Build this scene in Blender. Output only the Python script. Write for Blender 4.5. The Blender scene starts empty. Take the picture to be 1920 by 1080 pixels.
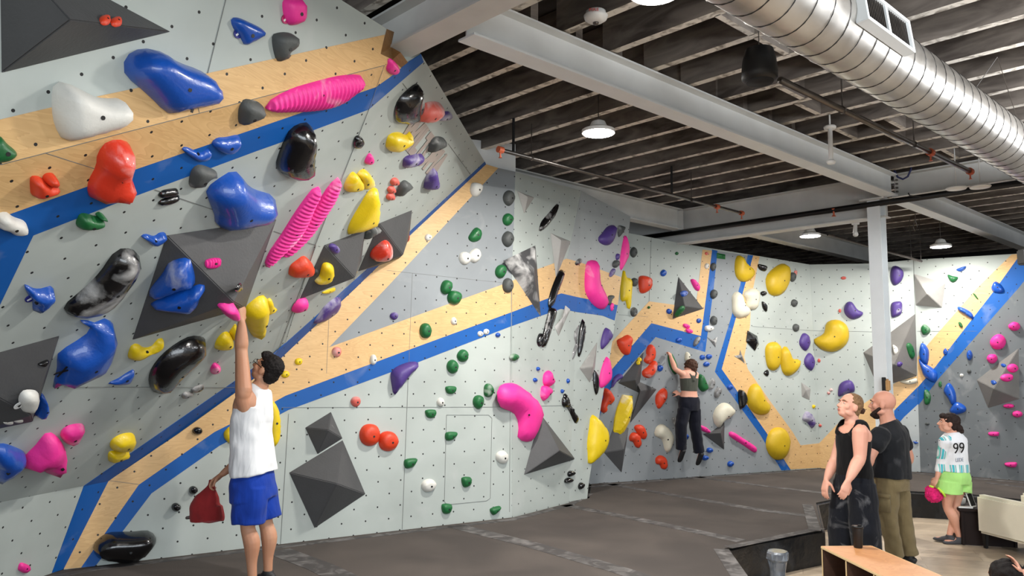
import bpy, bmesh, math, random
from mathutils import Vector, Matrix
random.seed(7)
scene = bpy.context.scene
COL = scene.collection
PI = math.pi
# ------------------------------------------------------------------ camera model (metres, floor z=0, mat top z=.35)
F_ = 1463.0; CZ = 2.0; PT = math.radians(5.87); RO = math.radians(0.4); MAT = 0.35
fw = Vector((0, math.cos(PT), math.sin(PT))); up0 = Vector((0, -math.sin(PT), math.cos(PT))); rt0 = Vector((1, 0, 0))
RT = rt0*math.cos(RO)+up0*math.sin(RO); UP = up0*math.cos(RO)-rt0*math.sin(RO)
CAM = Vector((0, 0, CZ))
def ray(x, y): return fw*F_+RT*(x-960)+UP*(540-y)
def onz(x, y, z):
    d = ray(x, y); return CAM+d*((z-CZ)/d.z)
def ony(x, y, Y):
    d = ray(x, y); return CAM+d*(Y/d.y)
class Pl:
    """a wall plane: point, normal towards the viewer, in-plane axes"""
    def __init__(s, a, n):
        s.a = a; s.n = n.normalized()
        if s.n.dot(CAM-a) < 0: s.n = -s.n
        z = Vector((0, 0, 1)); s.v = (z-s.n*z.dot(s.n)).normalized(); s.u = s.v.cross(s.n)
    def at(s, x, y, h=0.0):
        d = ray(x, y); p = s.a+s.n*h
        return CAM+d*((p-CAM).dot(s.n)/d.dot(s.n))
    def base(s, p): return p-s.n*(p-s.a).dot(s.n)
    def uv(s, p): return ((p-s.a).dot(s.u), (p-s.a).dot(s.v))
def pl3(a, b, c): return Pl(a, (b-a).cross(c-a))
def vert(a, b): return Pl(a, (b-a).cross(Vector((0, 0, 1))))
AZ = math.radians(47)
UH = Vector((math.sin(AZ), math.cos(AZ), 0)); VH = Vector((-UH.y, UH.x, 0))
def uvz(u, v, z): return UH*u+VH*v+Vector((0, 0, z))
# ------------------------------------------------------------------ objects
def tag(o, label=None, cat=None, group=None, kind=None):
    if label: o['label'] = label
    if cat: o['category'] = cat
    if group: o['group'] = group
    if kind: o['kind'] = kind
    return o
def link(name, bm, m, parent=None, smooth=False, mats=None):
    me = bpy.data.meshes.new(name)
    bm.normal_update(); bm.to_mesh(me); bm.free()
    for x in (mats or [m]): me.materials.append(x)
    if smooth:
        for p in me.polygons: p.use_smooth = True
    o = bpy.data.objects.new(name, me); COL.objects.link(o)
    if parent is not None:
        o.parent = parent; o.matrix_parent_inverse = parent.matrix_basis.inverted()
    return o
def empty(name, loc, label, cat, group=None):
    o = bpy.data.objects.new(name, None); COL.objects.link(o); o.location = loc; o.empty_display_size = .1
    return tag(o, label, cat, group)
def struct(o): o['kind'] = 'structure'; return o
def add_box(bm, c, sx, sy, sz, R=None, bev=0.0):
    r = bmesh.ops.create_cube(bm, size=1.0); vs = r['verts']
    M = Matrix.Translation(c) @ (R.to_4x4() if R is not None else Matrix.Identity(4)) @ Matrix.Diagonal((sx, sy, sz, 1))
    bmesh.ops.transform(bm, matrix=M, verts=vs)
    if bev > 0:
        es = list({e for v in vs for e in v.link_edges})
        bmesh.ops.bevel(bm, geom=es, offset=bev, segments=2, affect='EDGES', clamp_overlap=True)
def frame_of(d, upv=Vector((0, 0, 1))):
    d = d.normalized()
    if abs(d.dot(upv)) > .98: upv = Vector((1, 0, 0))
    x = upv.cross(d).normalized(); y = d.cross(x)
    return x, y, d
def add_tube(bm, pts, rad, n=10, cap=True):
    rad = rad if isinstance(rad, (list, tuple)) else [rad]*len(pts)
    rings = []; x = None
    for i, p in enumerate(pts):
        d = (pts[min(i+1, len(pts)-1)]-pts[max(i-1, 0)]).normalized()
        if x is None: x, y, _ = frame_of(d)
        else:
            x = (x-d*x.dot(d)).normalized(); y = d.cross(x)
        rings.append([bm.verts.new(p+(x*math.cos(2*PI*k/n)+y*math.sin(2*PI*k/n))*rad[i]) for k in range(n)])
    for a, b in zip(rings, rings[1:]):
        for k in range(n): bm.faces.new((a[k], a[(k+1) % n], b[(k+1) % n], b[k]))
    if cap:
        bm.faces.new(rings[0][::-1]); bm.faces.new(rings[-1])
def add_lathe(bm, c, prof, n=24, axis=Vector((0, 0, 1)), sx=1.0):
    x, y, d = frame_of(axis)
    rings = [[bm.verts.new(c+d*z+(x*math.cos(2*PI*k/n)*sx+y*math.sin(2*PI*k/n))*max(r, 1e-4)) for k in range(n)] for r, z in prof]
    for a, b in zip(rings, rings[1:]):
        for k in range(n): bm.faces.new((a[k], a[(k+1) % n], b[(k+1) % n], b[k]))
    bm.faces.new(rings[0][::-1]); bm.faces.new(rings[-1])
def add_ibeam(bm, p, q, w, h, tf=.016, tw=.012):
    """I section from p to q; p,q on the centre of the underside"""
    d = (q-p).normalized(); s = d.cross(Vector((0, 0, 1))).normalized(); L = (q-p).length
    R = Matrix((s, d, Vector((0, 0, 1)))).transposed()
    c = (p+q)/2
    add_box(bm, c+Vector((0, 0, tf/2)), w, L, tf, R)
    add_box(bm, c+Vector((0, 0, h-tf/2)), w, L, tf, R)
    add_box(bm, c+Vector((0, 0, h/2)), tw, L, h-2*tf, R)
# ------------------------------------------------------------------ materials
def srgb(c):
    f = lambda x: x/12.92 if x <= .04045 else ((x+.055)/1.055)**2.4
    return tuple(f(v/255) for v in c)+(1,)
def newmat(name):
    m = bpy.data.materials.new(name); m.use_nodes = True
    nt = m.node_tree; b = nt.nodes['Principled BSDF']
    return m, nt, b, nt.nodes, nt.links
def mix(nt, a, b, fac):
    n = nt.nodes.new('ShaderNodeMix'); n.data_type = 'RGBA'
    for s, v in ((6, a), (7, b), (0, fac)):
        if hasattr(v, 'is_linked') or hasattr(v, 'links'): nt.links.new(v, n.inputs[s])
        else: n.inputs[s].default_value = v
    return n.outputs[2]
def ramp(nt, src, p0, p1, c0=(0, 0, 0, 1), c1=(1, 1, 1, 1)):
    r = nt.nodes.new('ShaderNodeValToRGB'); r.color_ramp.elements[0].position = p0; r.color_ramp.elements[1].position = p1
    r.color_ramp.elements[0].color = c0; r.color_ramp.elements[1].color = c1
    nt.links.new(src, r.inputs[0]); return r.outputs[0]
def noise(nt, scale, detail=4, coord='Object', stretch=None, dist=0.0):
    tc = nt.nodes.new('ShaderNodeTexCoord'); n = nt.nodes.new('ShaderNodeTexNoise')
    n.inputs['Scale'].default_value = scale; n.inputs['Detail'].default_value = detail; n.inputs['Distortion'].default_value = dist
    src = tc.outputs[coord]
    if stretch:
        mp = nt.nodes.new('ShaderNodeMapping'); mp.inputs['Scale'].default_value = stretch
        nt.links.new(src, mp.inputs[0]); src = mp.outputs[0]
    nt.links.new(src, n.inputs['Vector']); return n.outputs[0]
def math_(nt, op, a, b=None):
    n = nt.nodes.new('ShaderNodeMath'); n.operation = op
    for i, v in enumerate((a, b)):
        if v is None: continue
        if isinstance(v, (int, float)): n.inputs[i].default_value = v
        else: nt.links.new(v, n.inputs[i])
    return n.outputs[0]
def plain(name, c, rough=.5, metal=0.0, var=.0, vs=8, spec=.5, bump=0.0, coat=0.0):
    m, nt, b, N, L = newmat(name); col = srgb(c)
    b.inputs['Roughness'].default_value = rough; b.inputs['Metallic'].default_value = metal
    b.inputs['Specular IOR Level'].default_value = spec; b.inputs['Coat Weight'].default_value = coat
    nz = noise(nt, vs, 5)
    dk = tuple(x*(1-var) for x in col[:3])+(1,); lt = tuple(min(1, x*(1+var*.6)) for x in col[:3])+(1,)
    L.new(ramp(nt, nz, .3, .7, dk, lt), b.inputs['Base Color'])
    if bump:
        bp = N.new('ShaderNodeBump'); bp.inputs['Strength'].default_value = bump; bp.inputs['Distance'].default_value = .01
        L.new(noise(nt, vs*6, 3), bp.inputs['Height']); L.new(bp.outputs[0], b.inputs['Normal'])
    return m
def tnuts(nt, col, sp=.25, r=.0085):
    """dark threaded-insert holes on a staggered grid, from UVs laid out in metres"""
    N, L = nt.nodes, nt.links
    uv = N.new('ShaderNodeUVMap'); sx = N.new('ShaderNodeSeparateXYZ'); L.new(uv.outputs[0], sx.inputs[0])
    def cell(x): return math_(nt, 'SUBTRACT', math_(nt, 'FRACT', x), .5)
    ds = []
    for off in (0.0, .5):
        cx = cell(math_(nt, 'ADD', math_(nt, 'DIVIDE', sx.outputs[0], sp), off))
        cy = cell(math_(nt, 'ADD', math_(nt, 'DIVIDE', sx.outputs[1], sp), off))
        ds.append(math_(nt, 'SQRT', math_(nt, 'ADD', math_(nt, 'MULTIPLY', cx, cx), math_(nt, 'MULTIPLY', cy, cy))))
    d = math_(nt, 'MINIMUM', ds[0], ds[1])
    f = math_(nt, 'LESS_THAN', d, r/sp)
    return mix(nt, col, (.012, .012, .012, 1), f)
def wallpaint(name, c, rough=.55):
    m, nt, b, N, L = newmat(name); col = srgb(c)
    lt = col; dk = tuple(x*.86 for x in col[:3])+(1,)
    base = ramp(nt, noise(nt, 1.3, 8, dist=.4), .35, .62, dk, lt)
    sm = ramp(nt, noise(nt, 3.5, 4, dist=.6), .60, .85)
    base = mix(nt, base, (.55, .55, .54, 1), math_(nt, 'MULTIPLY', sm, .25))
    L.new(tnuts(nt, base), b.inputs['Base Color'])
    b.inputs['Roughness'].default_value = rough; b.inputs['Specular IOR Level'].default_value = .35
    return m
def plywood(name, c1=(212, 174, 120), c2=(176, 134, 84), nuts=True, rough=.5):
    m, nt, b, N, L = newmat(name)
    n1 = noise(nt, 1.4, 3, stretch=(1.0, 1.0, 7.0), dist=1.5)
    w = math_(nt, 'FRACT', math_(nt, 'MULTIPLY', n1, 9.0))
    base = ramp(nt, w, .0, 1.0, srgb(c1), srgb(tuple(a*.62+b_*.38 for a, b_ in zip(c1, c2))))
    base = mix(nt, base, srgb(c2), math_(nt, 'MULTIPLY', ramp(nt, noise(nt, 3, 5), .55, .8), .45))
    if nuts: base = tnuts(nt, base)
    L.new(base, b.inputs['Base Color']); b.inputs['Roughness'].default_value = rough
    return m
M = {}
M['pale'] = wallpaint('pale wall paint', (173, 180, 175)); M['grey'] = wallpaint('grey wall paint', (136, 141, 144))
M['midgrey'] = wallpaint('mid grey wall paint', (164, 169, 169)); M['dark'] = wallpaint('dark grey wall paint', (102, 107, 110))
M['blue'] = wallpaint('blue wall stripe', (8, 84, 160)); M['ply'] = plywood('birch plywood')
M['seam'] = plain('seam', (112, 114, 112), .8)
M['plyplain'] = plywood('plain plywood', (190, 150, 100), (150, 110, 66), False)
M['steel'] = plain('painted grey steel', (205, 205, 201), .5, 0, .10, 3)
M['steelblue'] = plain('painted light steel', (222, 226, 227), .45, 0, .06, 3)
M['black'] = plain('black paint', (14, 14, 15), .5); M['blacksteel'] = plain('black pipe', (30, 29, 29), .35, .5)
M['chrome'] = plain('galvanised pipe', (105, 100, 96), .3, .8, .2, 10)
M['white'] = plain('white plastic', (225, 225, 222), .4); M['charcoal'] = plain('charcoal wall', (22, 22, 24), .9)
M['orange'] = plain('orange fitting', (190, 92, 58), .5)
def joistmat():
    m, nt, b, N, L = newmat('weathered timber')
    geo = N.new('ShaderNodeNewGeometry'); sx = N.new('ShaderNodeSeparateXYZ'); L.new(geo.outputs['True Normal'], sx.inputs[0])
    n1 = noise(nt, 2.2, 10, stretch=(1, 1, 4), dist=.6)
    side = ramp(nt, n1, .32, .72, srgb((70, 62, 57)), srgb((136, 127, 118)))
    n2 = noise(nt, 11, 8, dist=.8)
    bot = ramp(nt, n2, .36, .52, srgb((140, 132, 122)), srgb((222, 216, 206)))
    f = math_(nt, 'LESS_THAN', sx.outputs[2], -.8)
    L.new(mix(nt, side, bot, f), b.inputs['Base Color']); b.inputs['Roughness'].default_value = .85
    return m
M['joist'] = joistmat()
M['deck'] = plain('roof deck boards', (56, 50, 45), .9, 0, .5, 2)
def carpet():
    m, nt, b, N, L = newmat('dark mat carpet')
    a = ramp(nt, noise(nt, 220, 3), .3, .7, srgb((62, 57, 55)), srgb((100, 94, 90)))
    c = ramp(nt, noise(nt, 1.1, 8, dist=.5), .35, .7, (.72, .72, .72, 1), (1.1, 1.08, 1.05, 1))
    mm = nt.nodes.new('ShaderNodeMix'); mm.data_type = 'RGBA'; mm.blend_type = 'MULTIPLY'; mm.inputs[0].default_value = 1
    L.new(a, mm.inputs[6]); L.new(c, mm.inputs[7]); L.new(mm.outputs[2], b.inputs['Base Color'])
    b.inputs['Roughness'].default_value = .95; b.inputs['Specular IOR Level'].default_value = .15
    return m
M['carpet'] = carpet()
def velcro():
    m, nt, b, N, L = newmat('chalky seam strip')
    a = ramp(nt, noise(nt, 7, 8, dist=1.0),   .45, .85, srgb((60, 57, 56)), srgb((128, 125, 123)))
    L.new(a, b.inputs['Base Color']); b.inputs['Roughness'].default_value = .8; return m
M['velcro'] = velcro()
def vinyl():
    m, nt, b, N, L = newmat('black vinyl')
    a = ramp(nt, noise(nt, 3, 8, dist=.6), .5, .9, srgb((22, 24, 27)), srgb((66, 71, 76)))
    L.new(a, b.inputs['Base Color']); b.inputs['Roughness'].default_value = .38
    bp = N.new('ShaderNodeBump'); bp.inputs['Strength'].default_value = .5; bp.inputs['Distance'].default_value = .03
    L.new(noise(nt, 9, 3), bp.inputs['Height']); L.new(bp.outputs[0], b.inputs['Normal']); return m
M['vinyl'] = vinyl()
def floorwood():
    m, nt, b, N, L = newmat('pale wood floor')
    tc = N.new('ShaderNodeTexCoord'); mp = N.new('ShaderNodeMapping'); mp.inputs['Rotation'].default_value = (0, 0, math.radians(20))
    L.new(tc.outputs['Object'], mp.inputs[0])
    br = N.new('ShaderNodeTexBrick'); L.new(mp.outputs[0], br.inputs[0])
    br.inputs['Color1'].default_value = srgb((212, 194, 170)); br.inputs['Color2'].default_value = srgb((180, 164, 144))
    br.inputs['Mortar'].default_value = srgb((160, 142, 122)); br.inputs['Scale'].default_value = 1.0
    br.inputs['Brick Width'].default_value = 1.2; br.inputs['Row Height'].default_value = .18; br.inputs['Mortar Size'].default_value = .003
    g = ramp(nt, noise(nt, 3, 8, stretch=(2.5, 12, 1), dist=.8), .3, .7, (.82, .8, .78, 1), (1.05, 1.05, 1.05, 1))
    mm = N.new('ShaderNodeMix'); mm.data_type = 'RGBA'; mm.blend_type = 'MULTIPLY'; mm.inputs[0].default_value = 1
    L.new(br.outputs[0], mm.inputs[6]); L.new(g, mm.inputs[7]); L.new(mm.outputs[2], b.inputs['Base Color'])
    b.inputs['Roughness'].default_value = .35; return m
M['wood'] = floorwood()
# ------------------------------------------------------------------ the wall planes
C1 = onz(180, 1061, MAT); C2 = onz(960, 969, MAT)
C = vert(C1, C2)
K2 = C.at(119, 1067); Qc = C.at(203, 902)
ka = math.radians(13); kd = Vector((math.sin(ka), math.cos(ka), 0))
K = pl3(K2, K2-kd, Qc)
B1 = pl3(K.at(0, 942), Qc, C.at(526, 672))
B2 = pl3(C.at(526, 672), C.at(911, 308), B1.at(720, 122))
L0 = B1.at(0, 308); L1 = B1.at(737, 118)
T = pl3(L0, L1, L0+Vector((.25, -.25, 1)))
c2a = onz(1067, 941, MAT); C2W = vert(C2, c2a)
D = pl3(c2a, C2W.at(1090, 361), ony(1182, 406, 11.0))
E = vert(onz(1105, 907, MAT), onz(1538, 878, MAT))
FW = vert(onz(1538, 878, MAT), onz(1726, 885, MAT))
G = vert(onz(1726, 885, MAT), onz(1920, 902, MAT))
WALLS = dict(T=T, B1=B1, B2=B2, K=K, C=C, C2=C2W, D=D, E=E, F=FW, G=G)
def wall_panel(name, pl, pts, m, off=0.0, parent=None, thick=.02):
    """a panel with real thickness whose front lies `off` in front of the plane, outline given where it is seen on the plane"""
    bm = bmesh.new(); uvl = bm.loops.layers.uv.new('UVMap')
    P = [pl.at(x, y) for x, y in pts]
    fr = [bm.verts.new(p+pl.n*off) for p in P]; bk = [bm.verts.new(p+pl.n*(off-thick)) for p in P]
    f = bm.faces.new(fr); bm.faces.new(bk[::-1])
    n = len(P)
    for i in range(n): bm.faces.new((fr[i], bk[i], bk[(i+1) % n], fr[(i+1) % n]))
    bmesh.ops.recalc_face_normals(bm, faces=bm.faces)
    for fc in bm.faces:
        for lp in fc.loops: lp[uvl].uv = pl.uv(lp.vert.co)
    if len(pts) > 4:
        bmesh.ops.triangulate(bm, faces=[fc for fc in bm.faces if len(fc.verts) > 4], ngon_method='EAR_CLIP')
    return link(name, bm, m, parent)
def seam(pl, pts, parent, w=.003):
    bm = bmesh.new()
    for a, b in zip(pts, pts[1:]):
        p, q = pl.at(*a), pl.at(*b); d = (q-p).normalized()
        R = Matrix((d, pl.n.cross(d), pl.n)).transposed()
        add_box(bm, (p+q)/2+pl.n*.0035, (q-p).length, w, .0025, R)
    return link('seam', bm, M['seam'], parent)
OFF = .003
def wall(name, pl, pts, m, stripes=(), seams=()):
    w = struct(wall_panel(name, pl, pts, M[m], 0, None, .05))
    for nm, mm, pp in stripes: wall_panel(nm, pl, pp, M[mm], OFF, w, .006)
    if seams:
        for s in seams: seam(pl, s, w)
    return w
fold = [(332, 815), (450, 730), (526, 672)]
wall('wall_upper_left', T, [(-260, 376), (0, 308), (720, 122), (736, 112), (713, 101), (725, 54), (640, 0), (560, -50), (-260, -260)], 'pale',
     [('plywood_stripe', 'ply', [(-260, 285), (0, 224), (190, 179), (390, 137), (721, 65), (713, 101), (736, 112), (720, 122), (0, 308), (-260, 376)])],
     [[(425, -10), (389, 137)], [(371, 201), (373, 211)]])
wall('wall_overhang', B1, [(-260, 376), (0, 308), (720, 122), (691, 205), (592, 460), (526, 672), (450, 730), (332, 815), (203, 902), (0, 942), (-260, 995)], 'pale',
     [('plywood_stripe', 'ply', [(-260, 376), (0, 308), (720, 122), (704, 163), (480, 240), (245, 320), (20, 400), (-60, 430), (-260, 500)]),
      ('blue_stripe', 'blue', [(-260, 500), (-60, 430), (20, 400), (245, 320), (480, 240), (704, 163), (691, 205), (517, 270), (480, 283), (240, 372), (62, 441), (0, 570), (-130, 860), (-260, 900)]),
      ('blue_stripe', 'blue', [(157, 911), (203, 902), (332, 815), (450, 730), (526, 672), (512, 664), (459, 701), (302, 810)])],
     [[(720, 122), (691, 205), (592, 460), (521, 662)], [(120, 725), (454, 726)], [(84, 286), (178, 316)], [(290, 355), (400, 393)], [(513, 433), (600, 462)], [(0, 308), (720, 122)]])
wall('wall_overhang_right', B2, [(526, 672), (911, 308), (908, 302), (789, 101), (764, 117), (737, 112), (720, 122), (691, 205), (592, 460)], 'pale',
     [('plywood_stripe', 'ply', [(720, 122), (736, 112), (752, 127), (731, 144), (704, 163)]),
      ('blue_stripe', 'blue', [(704, 163), (731, 144), (752, 127), (764, 117), (789, 101), (794, 116), (752, 152), (691, 205)]),
      ('blue_stripe', 'blue', [(526, 672), (667, 540), (767, 442), (911, 308), (909, 303), (767, 435), (648, 540), (595, 590), (512, 664)])],
     [[(840, 269), (884, 330)], [(755, 156), (806, 225)], [(592, 460), (518, 664)]])
wall('wall_left_kick', K, [(203, 902), (119, 1067), (-60, 1130), (-260, 1200), (-260, 995), (0, 942)], 'pale',
     [('blue_stripe', 'blue', [(157, 911), (203, 902), (119, 1067), (97, 1074)])])
cply = [(119, 1067), (203, 902)]+fold+[(667, 540), (767, 442), (911, 308), (934, 315), (724, 540), (617, 651), (766, 597), (960, 527), (960, 585), (766, 656), (535, 742), (517, 752), (402, 810), (260, 909), (152, 1064)]
wall('wall_front', C, [(119, 1069), (203, 902)]+fold+[(667, 540), (767, 442), (911, 308), (934, 315), (966, 322), (960, 527), (960, 971), (450, 1031)], 'pale',
     [('plywood_stripe', 'ply', cply),
      ('blue_stripe', 'blue', [(152, 1064), (260, 909), (402, 810), (517, 752), (535, 742), (766, 656), (960, 585), (960, 611), (784, 679), (540, 769), (525, 777), (411, 836), (284, 925), (230, 996), (179, 1061)]),
      ('grey_panel', 'grey', [(617, 651), (724, 540), (934, 315), (966, 322), (960, 527), (766, 597)])],
     [[(528, 764), (956, 763)], [(541, 776), (526, 1020)], [(773, 512), (754, 992)], [(958, 540), (955, 960)], [(205, 901), (260, 908)], [(725, 507), (960, 532)], [(619, 540), (612, 700)],
      [(837, 778), (833, 940), (838, 946), (912, 939), (919, 934), (922, 784), (916, 778), (837, 778)]])
wall('wall_front_right', C2W, [(960, 971), (960, 527), (966, 322), (972, 324), (1090, 358), (1085, 491), (1067, 943)], 'pale',
     [('plywood_stripe', 'ply', [(960, 527), (1007, 505), (1062, 485), (1085, 491), (1082, 557), (1052, 550), (960, 585)]),
      ('blue_stripe', 'blue', [(960, 585), (1052, 550), (1082, 557), (1081, 585), (1052, 579), (960, 611)]),
      ('grey_panel', 'midgrey', [(1090, 358), (1085, 491), (1062, 485), (1067, 470)])],
     [[(957, 762), (1075, 760)]])
wall('wall_front_end', D, [(1067, 943), (1085, 491), (1090, 358), (1182, 406), (1178, 440), (1165, 520), (1158, 572), (1145, 660), (1127, 760), (1104, 905), (1101, 935)], 'pale',
     [('plywood_stripe', 'ply', [(1085, 491), (1165, 520), (1158, 572), (1082, 557)]),
      ('blue_stripe', 'blue', [(1082, 557), (1158, 572), (1152, 601), (1130, 592), (1081, 585)]),
      ('grey_panel', 'midgrey', [(1090, 358), (1182, 406), (1178, 440), (1165, 520), (1085, 491)])])
wall('wall_back', E, [(1060, 911), (1060, 420), (1179, 437), (1281, 457), (1440, 483), (1518, 496), (1538, 878)], 'pale',
     [('plywood_stripe', 'ply', [(1317, 468), (1335, 470), (1326, 540), (1314, 630), (1221, 606), (1145, 695), (1100, 740), (1100, 690), (1150, 638), (1217, 565), (1304, 577), (1309, 540)]),
      ('blue_stripe', 'blue', [(1335, 468), (1345, 470), (1338, 540), (1322, 660), (1229, 632), (1145, 728), (1120, 790), (1095, 830), (1095, 742), (1145, 695), (1221, 606), (1314, 630), (1326, 540)]),
      ('blue_stripe', 'blue', [(1402, 478), (1412, 479), (1395, 540), (1379, 598), (1353, 692), (1436, 810), (1482, 881), (1465, 882), (1425, 815), (1340, 697), (1370, 597), (1386, 540)]),
      ('plywood_stripe', 'ply', [(1412, 479), (1424, 481), (1408, 560), (1406, 612), (1395, 670), (1402, 692), (1440, 747), (1486, 810), (1501, 835), (1536, 831), (1538, 877), (1482, 880), (1436, 810), (1353, 692), (1379, 598), (1395, 540)]),
      ('grey_panel', 'grey', [(1345, 471), (1402, 479), (1386, 540), (1370, 597), (1340, 697), (1425, 815), (1465, 882), (1095, 909), (1095, 830), (1120, 790), (1145, 728), (1229, 632), (1322, 660), (1338, 540)])],
     [[(1221, 444), (1217, 565)], [(1160, 590), (1215, 594)], [(1410, 612), (1525, 620)]])
wall('wall_far', FW, [(1538, 878), (1518, 496), (1635, 494), (1713, 487), (1726, 885)], 'pale',
     [('plywood_stripe', 'ply', [(1536, 831), (1580, 785), (1619, 757), (1678, 718), (1719, 698), (1720, 726), (1680, 766), (1600, 860), (1582, 880), (1538, 878)]),
      ('blue_stripe', 'blue', [(1720, 726), (1722, 757), (1695, 782), (1612, 881), (1582, 880), (1600, 860), (1680, 766)]),
      ('grey_panel', 'midgrey', [(1722, 757), (1726, 885), (1612, 881), (1695, 782)])],
     [[(1525, 620), (1640, 622)]])
wall('wall_right', G, [(1726, 885), (1713, 487), (1920, 475), (2080, 468), (2120, 925)], 'pale',
     [('plywood_stripe', 'ply', [(1720, 670), (1739, 647), (1832, 540), (1897, 477), (1914, 476), (1868, 540), (1752, 690), (1721, 726)]),
      ('blue_stripe', 'blue', [(1721, 726), (1752, 690), (1868, 540), (1914, 476), (1962, 474), (1910, 540), (1760, 710), (1722, 760)]),
      ('grey_panel', 'dark', [(1722, 760), (1760, 710), (1910, 540), (1962, 474), (2078, 470), (2118, 924), (1726, 885)])],
     [[(1720, 621), (1832, 621)], [(1724, 770), (1920, 767)]])
struct(wall_panel('trim_2', C, [(880, 258), (972, 268), (972, 326), (905, 308), (880, 300)], M['steelblue'], -.06, None, .04))
# plywood returns at the top corner of the overhang
rw = bmesh.new()
def poly3(bm, pts): bm.faces.new([bm.verts.new(p) for p in pts])
r_ = [T.at(725, 54, .002), T.at(739, 60, -.10), T.at(733, 88, -.10), T.at(713, 101, .002)]
poly3(rw, r_); poly3(rw, [T.at(713, 101, .002), T.at(733, 88, -.10), B2.at(751, 98, .02), B2.at(736, 112, .002)])
poly3(rw, [B2.at(736, 112, .004), B2.at(751, 98, .03), B2.at(765, 117, .03), B2.at(752, 127, .004)])
bmesh.ops.solidify(rw, geom=rw.faces[:], thickness=.015)
struct(link('trim_1', rw, M['plyplain']))
# wall emblem: the partly covered stencilled word on the overhang
def text_on(pl, txt, p0, p1, size, m, name, off=.006, parent=None, flip=False, shear=0.0, bold=0.0):
    cu = bpy.data.curves.new(name, 'FONT'); cu.body = txt; cu.size = size; cu.extrude = .0015; cu.offset = bold; cu.shear = shear
    cu.align_x = 'CENTER'; cu.align_y = 'CENTER'
    o0 = bpy.data.objects.new(name, cu); COL.objects.link(o0)
    dg = bpy.context.evaluated_depsgraph_get(); me = bpy.data.meshes.new_from_object(o0.evaluated_get(dg))
    bpy.data.objects.remove(o0)
    me.materials.clear(); me.materials.append(m)
    o = bpy.data.objects.new(name, me); COL.objects.link(o)
    d = (p1-p0).normalized(); n = pl.n; y = n.cross(d)
    Rm = Matrix((d, y, n)).transposed().to_4x4()
    wd = max(v.co.x for v in me.vertices)-min(v.co.x for v in me.vertices)
    o.matrix_world = Matrix.Translation((p0+p1)/2+n*off) @ Rm @ Matrix.Diagonal(((p1-p0).length/wd, 1, 1, 1))
    if parent:
        mw = o.matrix_world.copy(); o.parent = parent; o.matrix_parent_inverse = parent.matrix_basis.inverted(); o.matrix_basis = mw
    return o
M['stencil'] = plain('taupe lettering', (158, 146, 138), .6)
w_b2 = bpy.data.objects['wall_overhang_right']
text_on(B2, 'WILTOPIA', B2.at(759, 236), B2.at(824, 318), .34, M['stencil'], 'lettering', .005, w_b2, bold=.022)
# ------------------------------------------------------------------ floor, mats
bm = bmesh.new(); add_box(bm, Vector((2, 9, -.05)), 34, 32, .1); struct(link('floor', bm, M['wood']))
mp = [(-160, 1400), (1405, 1082), (1365, 1029), (1410, 1017), (1547, 993), (1535, 943), (1565, 937), (1700, 921), (1760, 924), (1797, 925), (1910, 936), (2150, 955)]
mpt = [onz(x, y, MAT) for x, y in mp[2:]]
kk_ = K.at(-250, 1190)
near = [Vector((kk_.x, 1.5, MAT)), Vector((1.2, 1.5, MAT)), onz(1405, 1082, MAT)+Vector((-.35, -1.1, 0)), onz(1405, 1082, MAT)]
kk = K.at(-250, 1190)
far = [G.at(2118, 924), onz(1726, 886, MAT), onz(1538, 879, MAT), onz(1105, 908, MAT), D.at(1101, 934), onz(1067, 943, MAT), onz(960, 971, MAT), onz(119, 1068, MAT), kk]
for q in far:
    dd_ = Vector((q.x, q.y, 0)).normalized(); q += dd_*.06
outl = near+mpt+far
for p in outl: p.z = MAT
bm = bmesh.new()
tp = [bm.verts.new(p) for p in outl]; bt = [bm.verts.new(Vector((p.x, p.y, 0))) for p in outl]
f1 = bm.faces.new(tp); n = len(tp)
for i in range(n): bm.faces.new((tp[i], bt[i], bt[(i+1) % n], tp[(i+1) % n])).material_index = 1
bmesh.ops.recalc_face_normals(bm, faces=bm.faces)
bmesh.ops.bevel(bm, geom=[e for e in bm.edges if all(v.co.z > .2 for v in e.verts)], offset=.03, segments=3, affect='EDGES')
for f in bm.faces: f.material_index = 0 if f.normal.z > .75 else 1
bmesh.ops.triangulate(bm, faces=[f for f in bm.faces if len(f.verts) > 4], ngon_method='EAR_CLIP')
mats_o = link('crash_mat', bm, None, mats=[M['carpet'], M['vinyl']])
tag(mats_o, 'huge dark grey carpeted crash mat with black vinyl sides below the climbing walls', 'crash mat')
def strip(pts, w, name='seam_strip', m='velcro', z=MAT+.002):
    bm = bmesh.new(); P = [onz(x, y, z) for x, y in pts]
    L_, R_ = [], []
    for i, p in enumerate(P):
        d = (P[min(i+1, len(P)-1)]-P[max(i-1, 0)]).normalized(); s = Vector((-d.y, d.x, 0))*w/2
        L_.append(bm.verts.new(p+s)); R_.append(bm.verts.new(p-s))
    for i in range(len(P)-1): bm.faces.new((L_[i], R_[i], R_[i+1], L_[i+1]))
    bmesh.ops.recalc_face_normals(bm, faces=bm.faces)
    r = bmesh.ops.solidify(bm, geom=bm.faces[:], thickness=.003)
    return link(name, bm, M[m], mats_o)
strip([(520, 1032), (600, 1062), (700, 1110)], .24)
strip([(850, 985), (1000, 1022), (1160, 1068), (1260, 1100)], .2)
strip([(1060, 947), (1180, 970), (1390, 1014)], .16)
strip([(1130, 905), (1290, 933), (1440, 958), (1525, 968)], .15)
strip([(1300, 893), (1440, 912), (1560, 926)], .14)
strip([(1850, 905), (1960, 918)], .14)
strip([(90, 1083), (180, 1066), (450, 1034), (960, 974), (1067, 947), (1106, 925)], .10)
strip([(1106, 913), (1250, 899), (1480, 884), (1540, 881), (1726, 888), (1930, 906)], .12)
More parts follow.
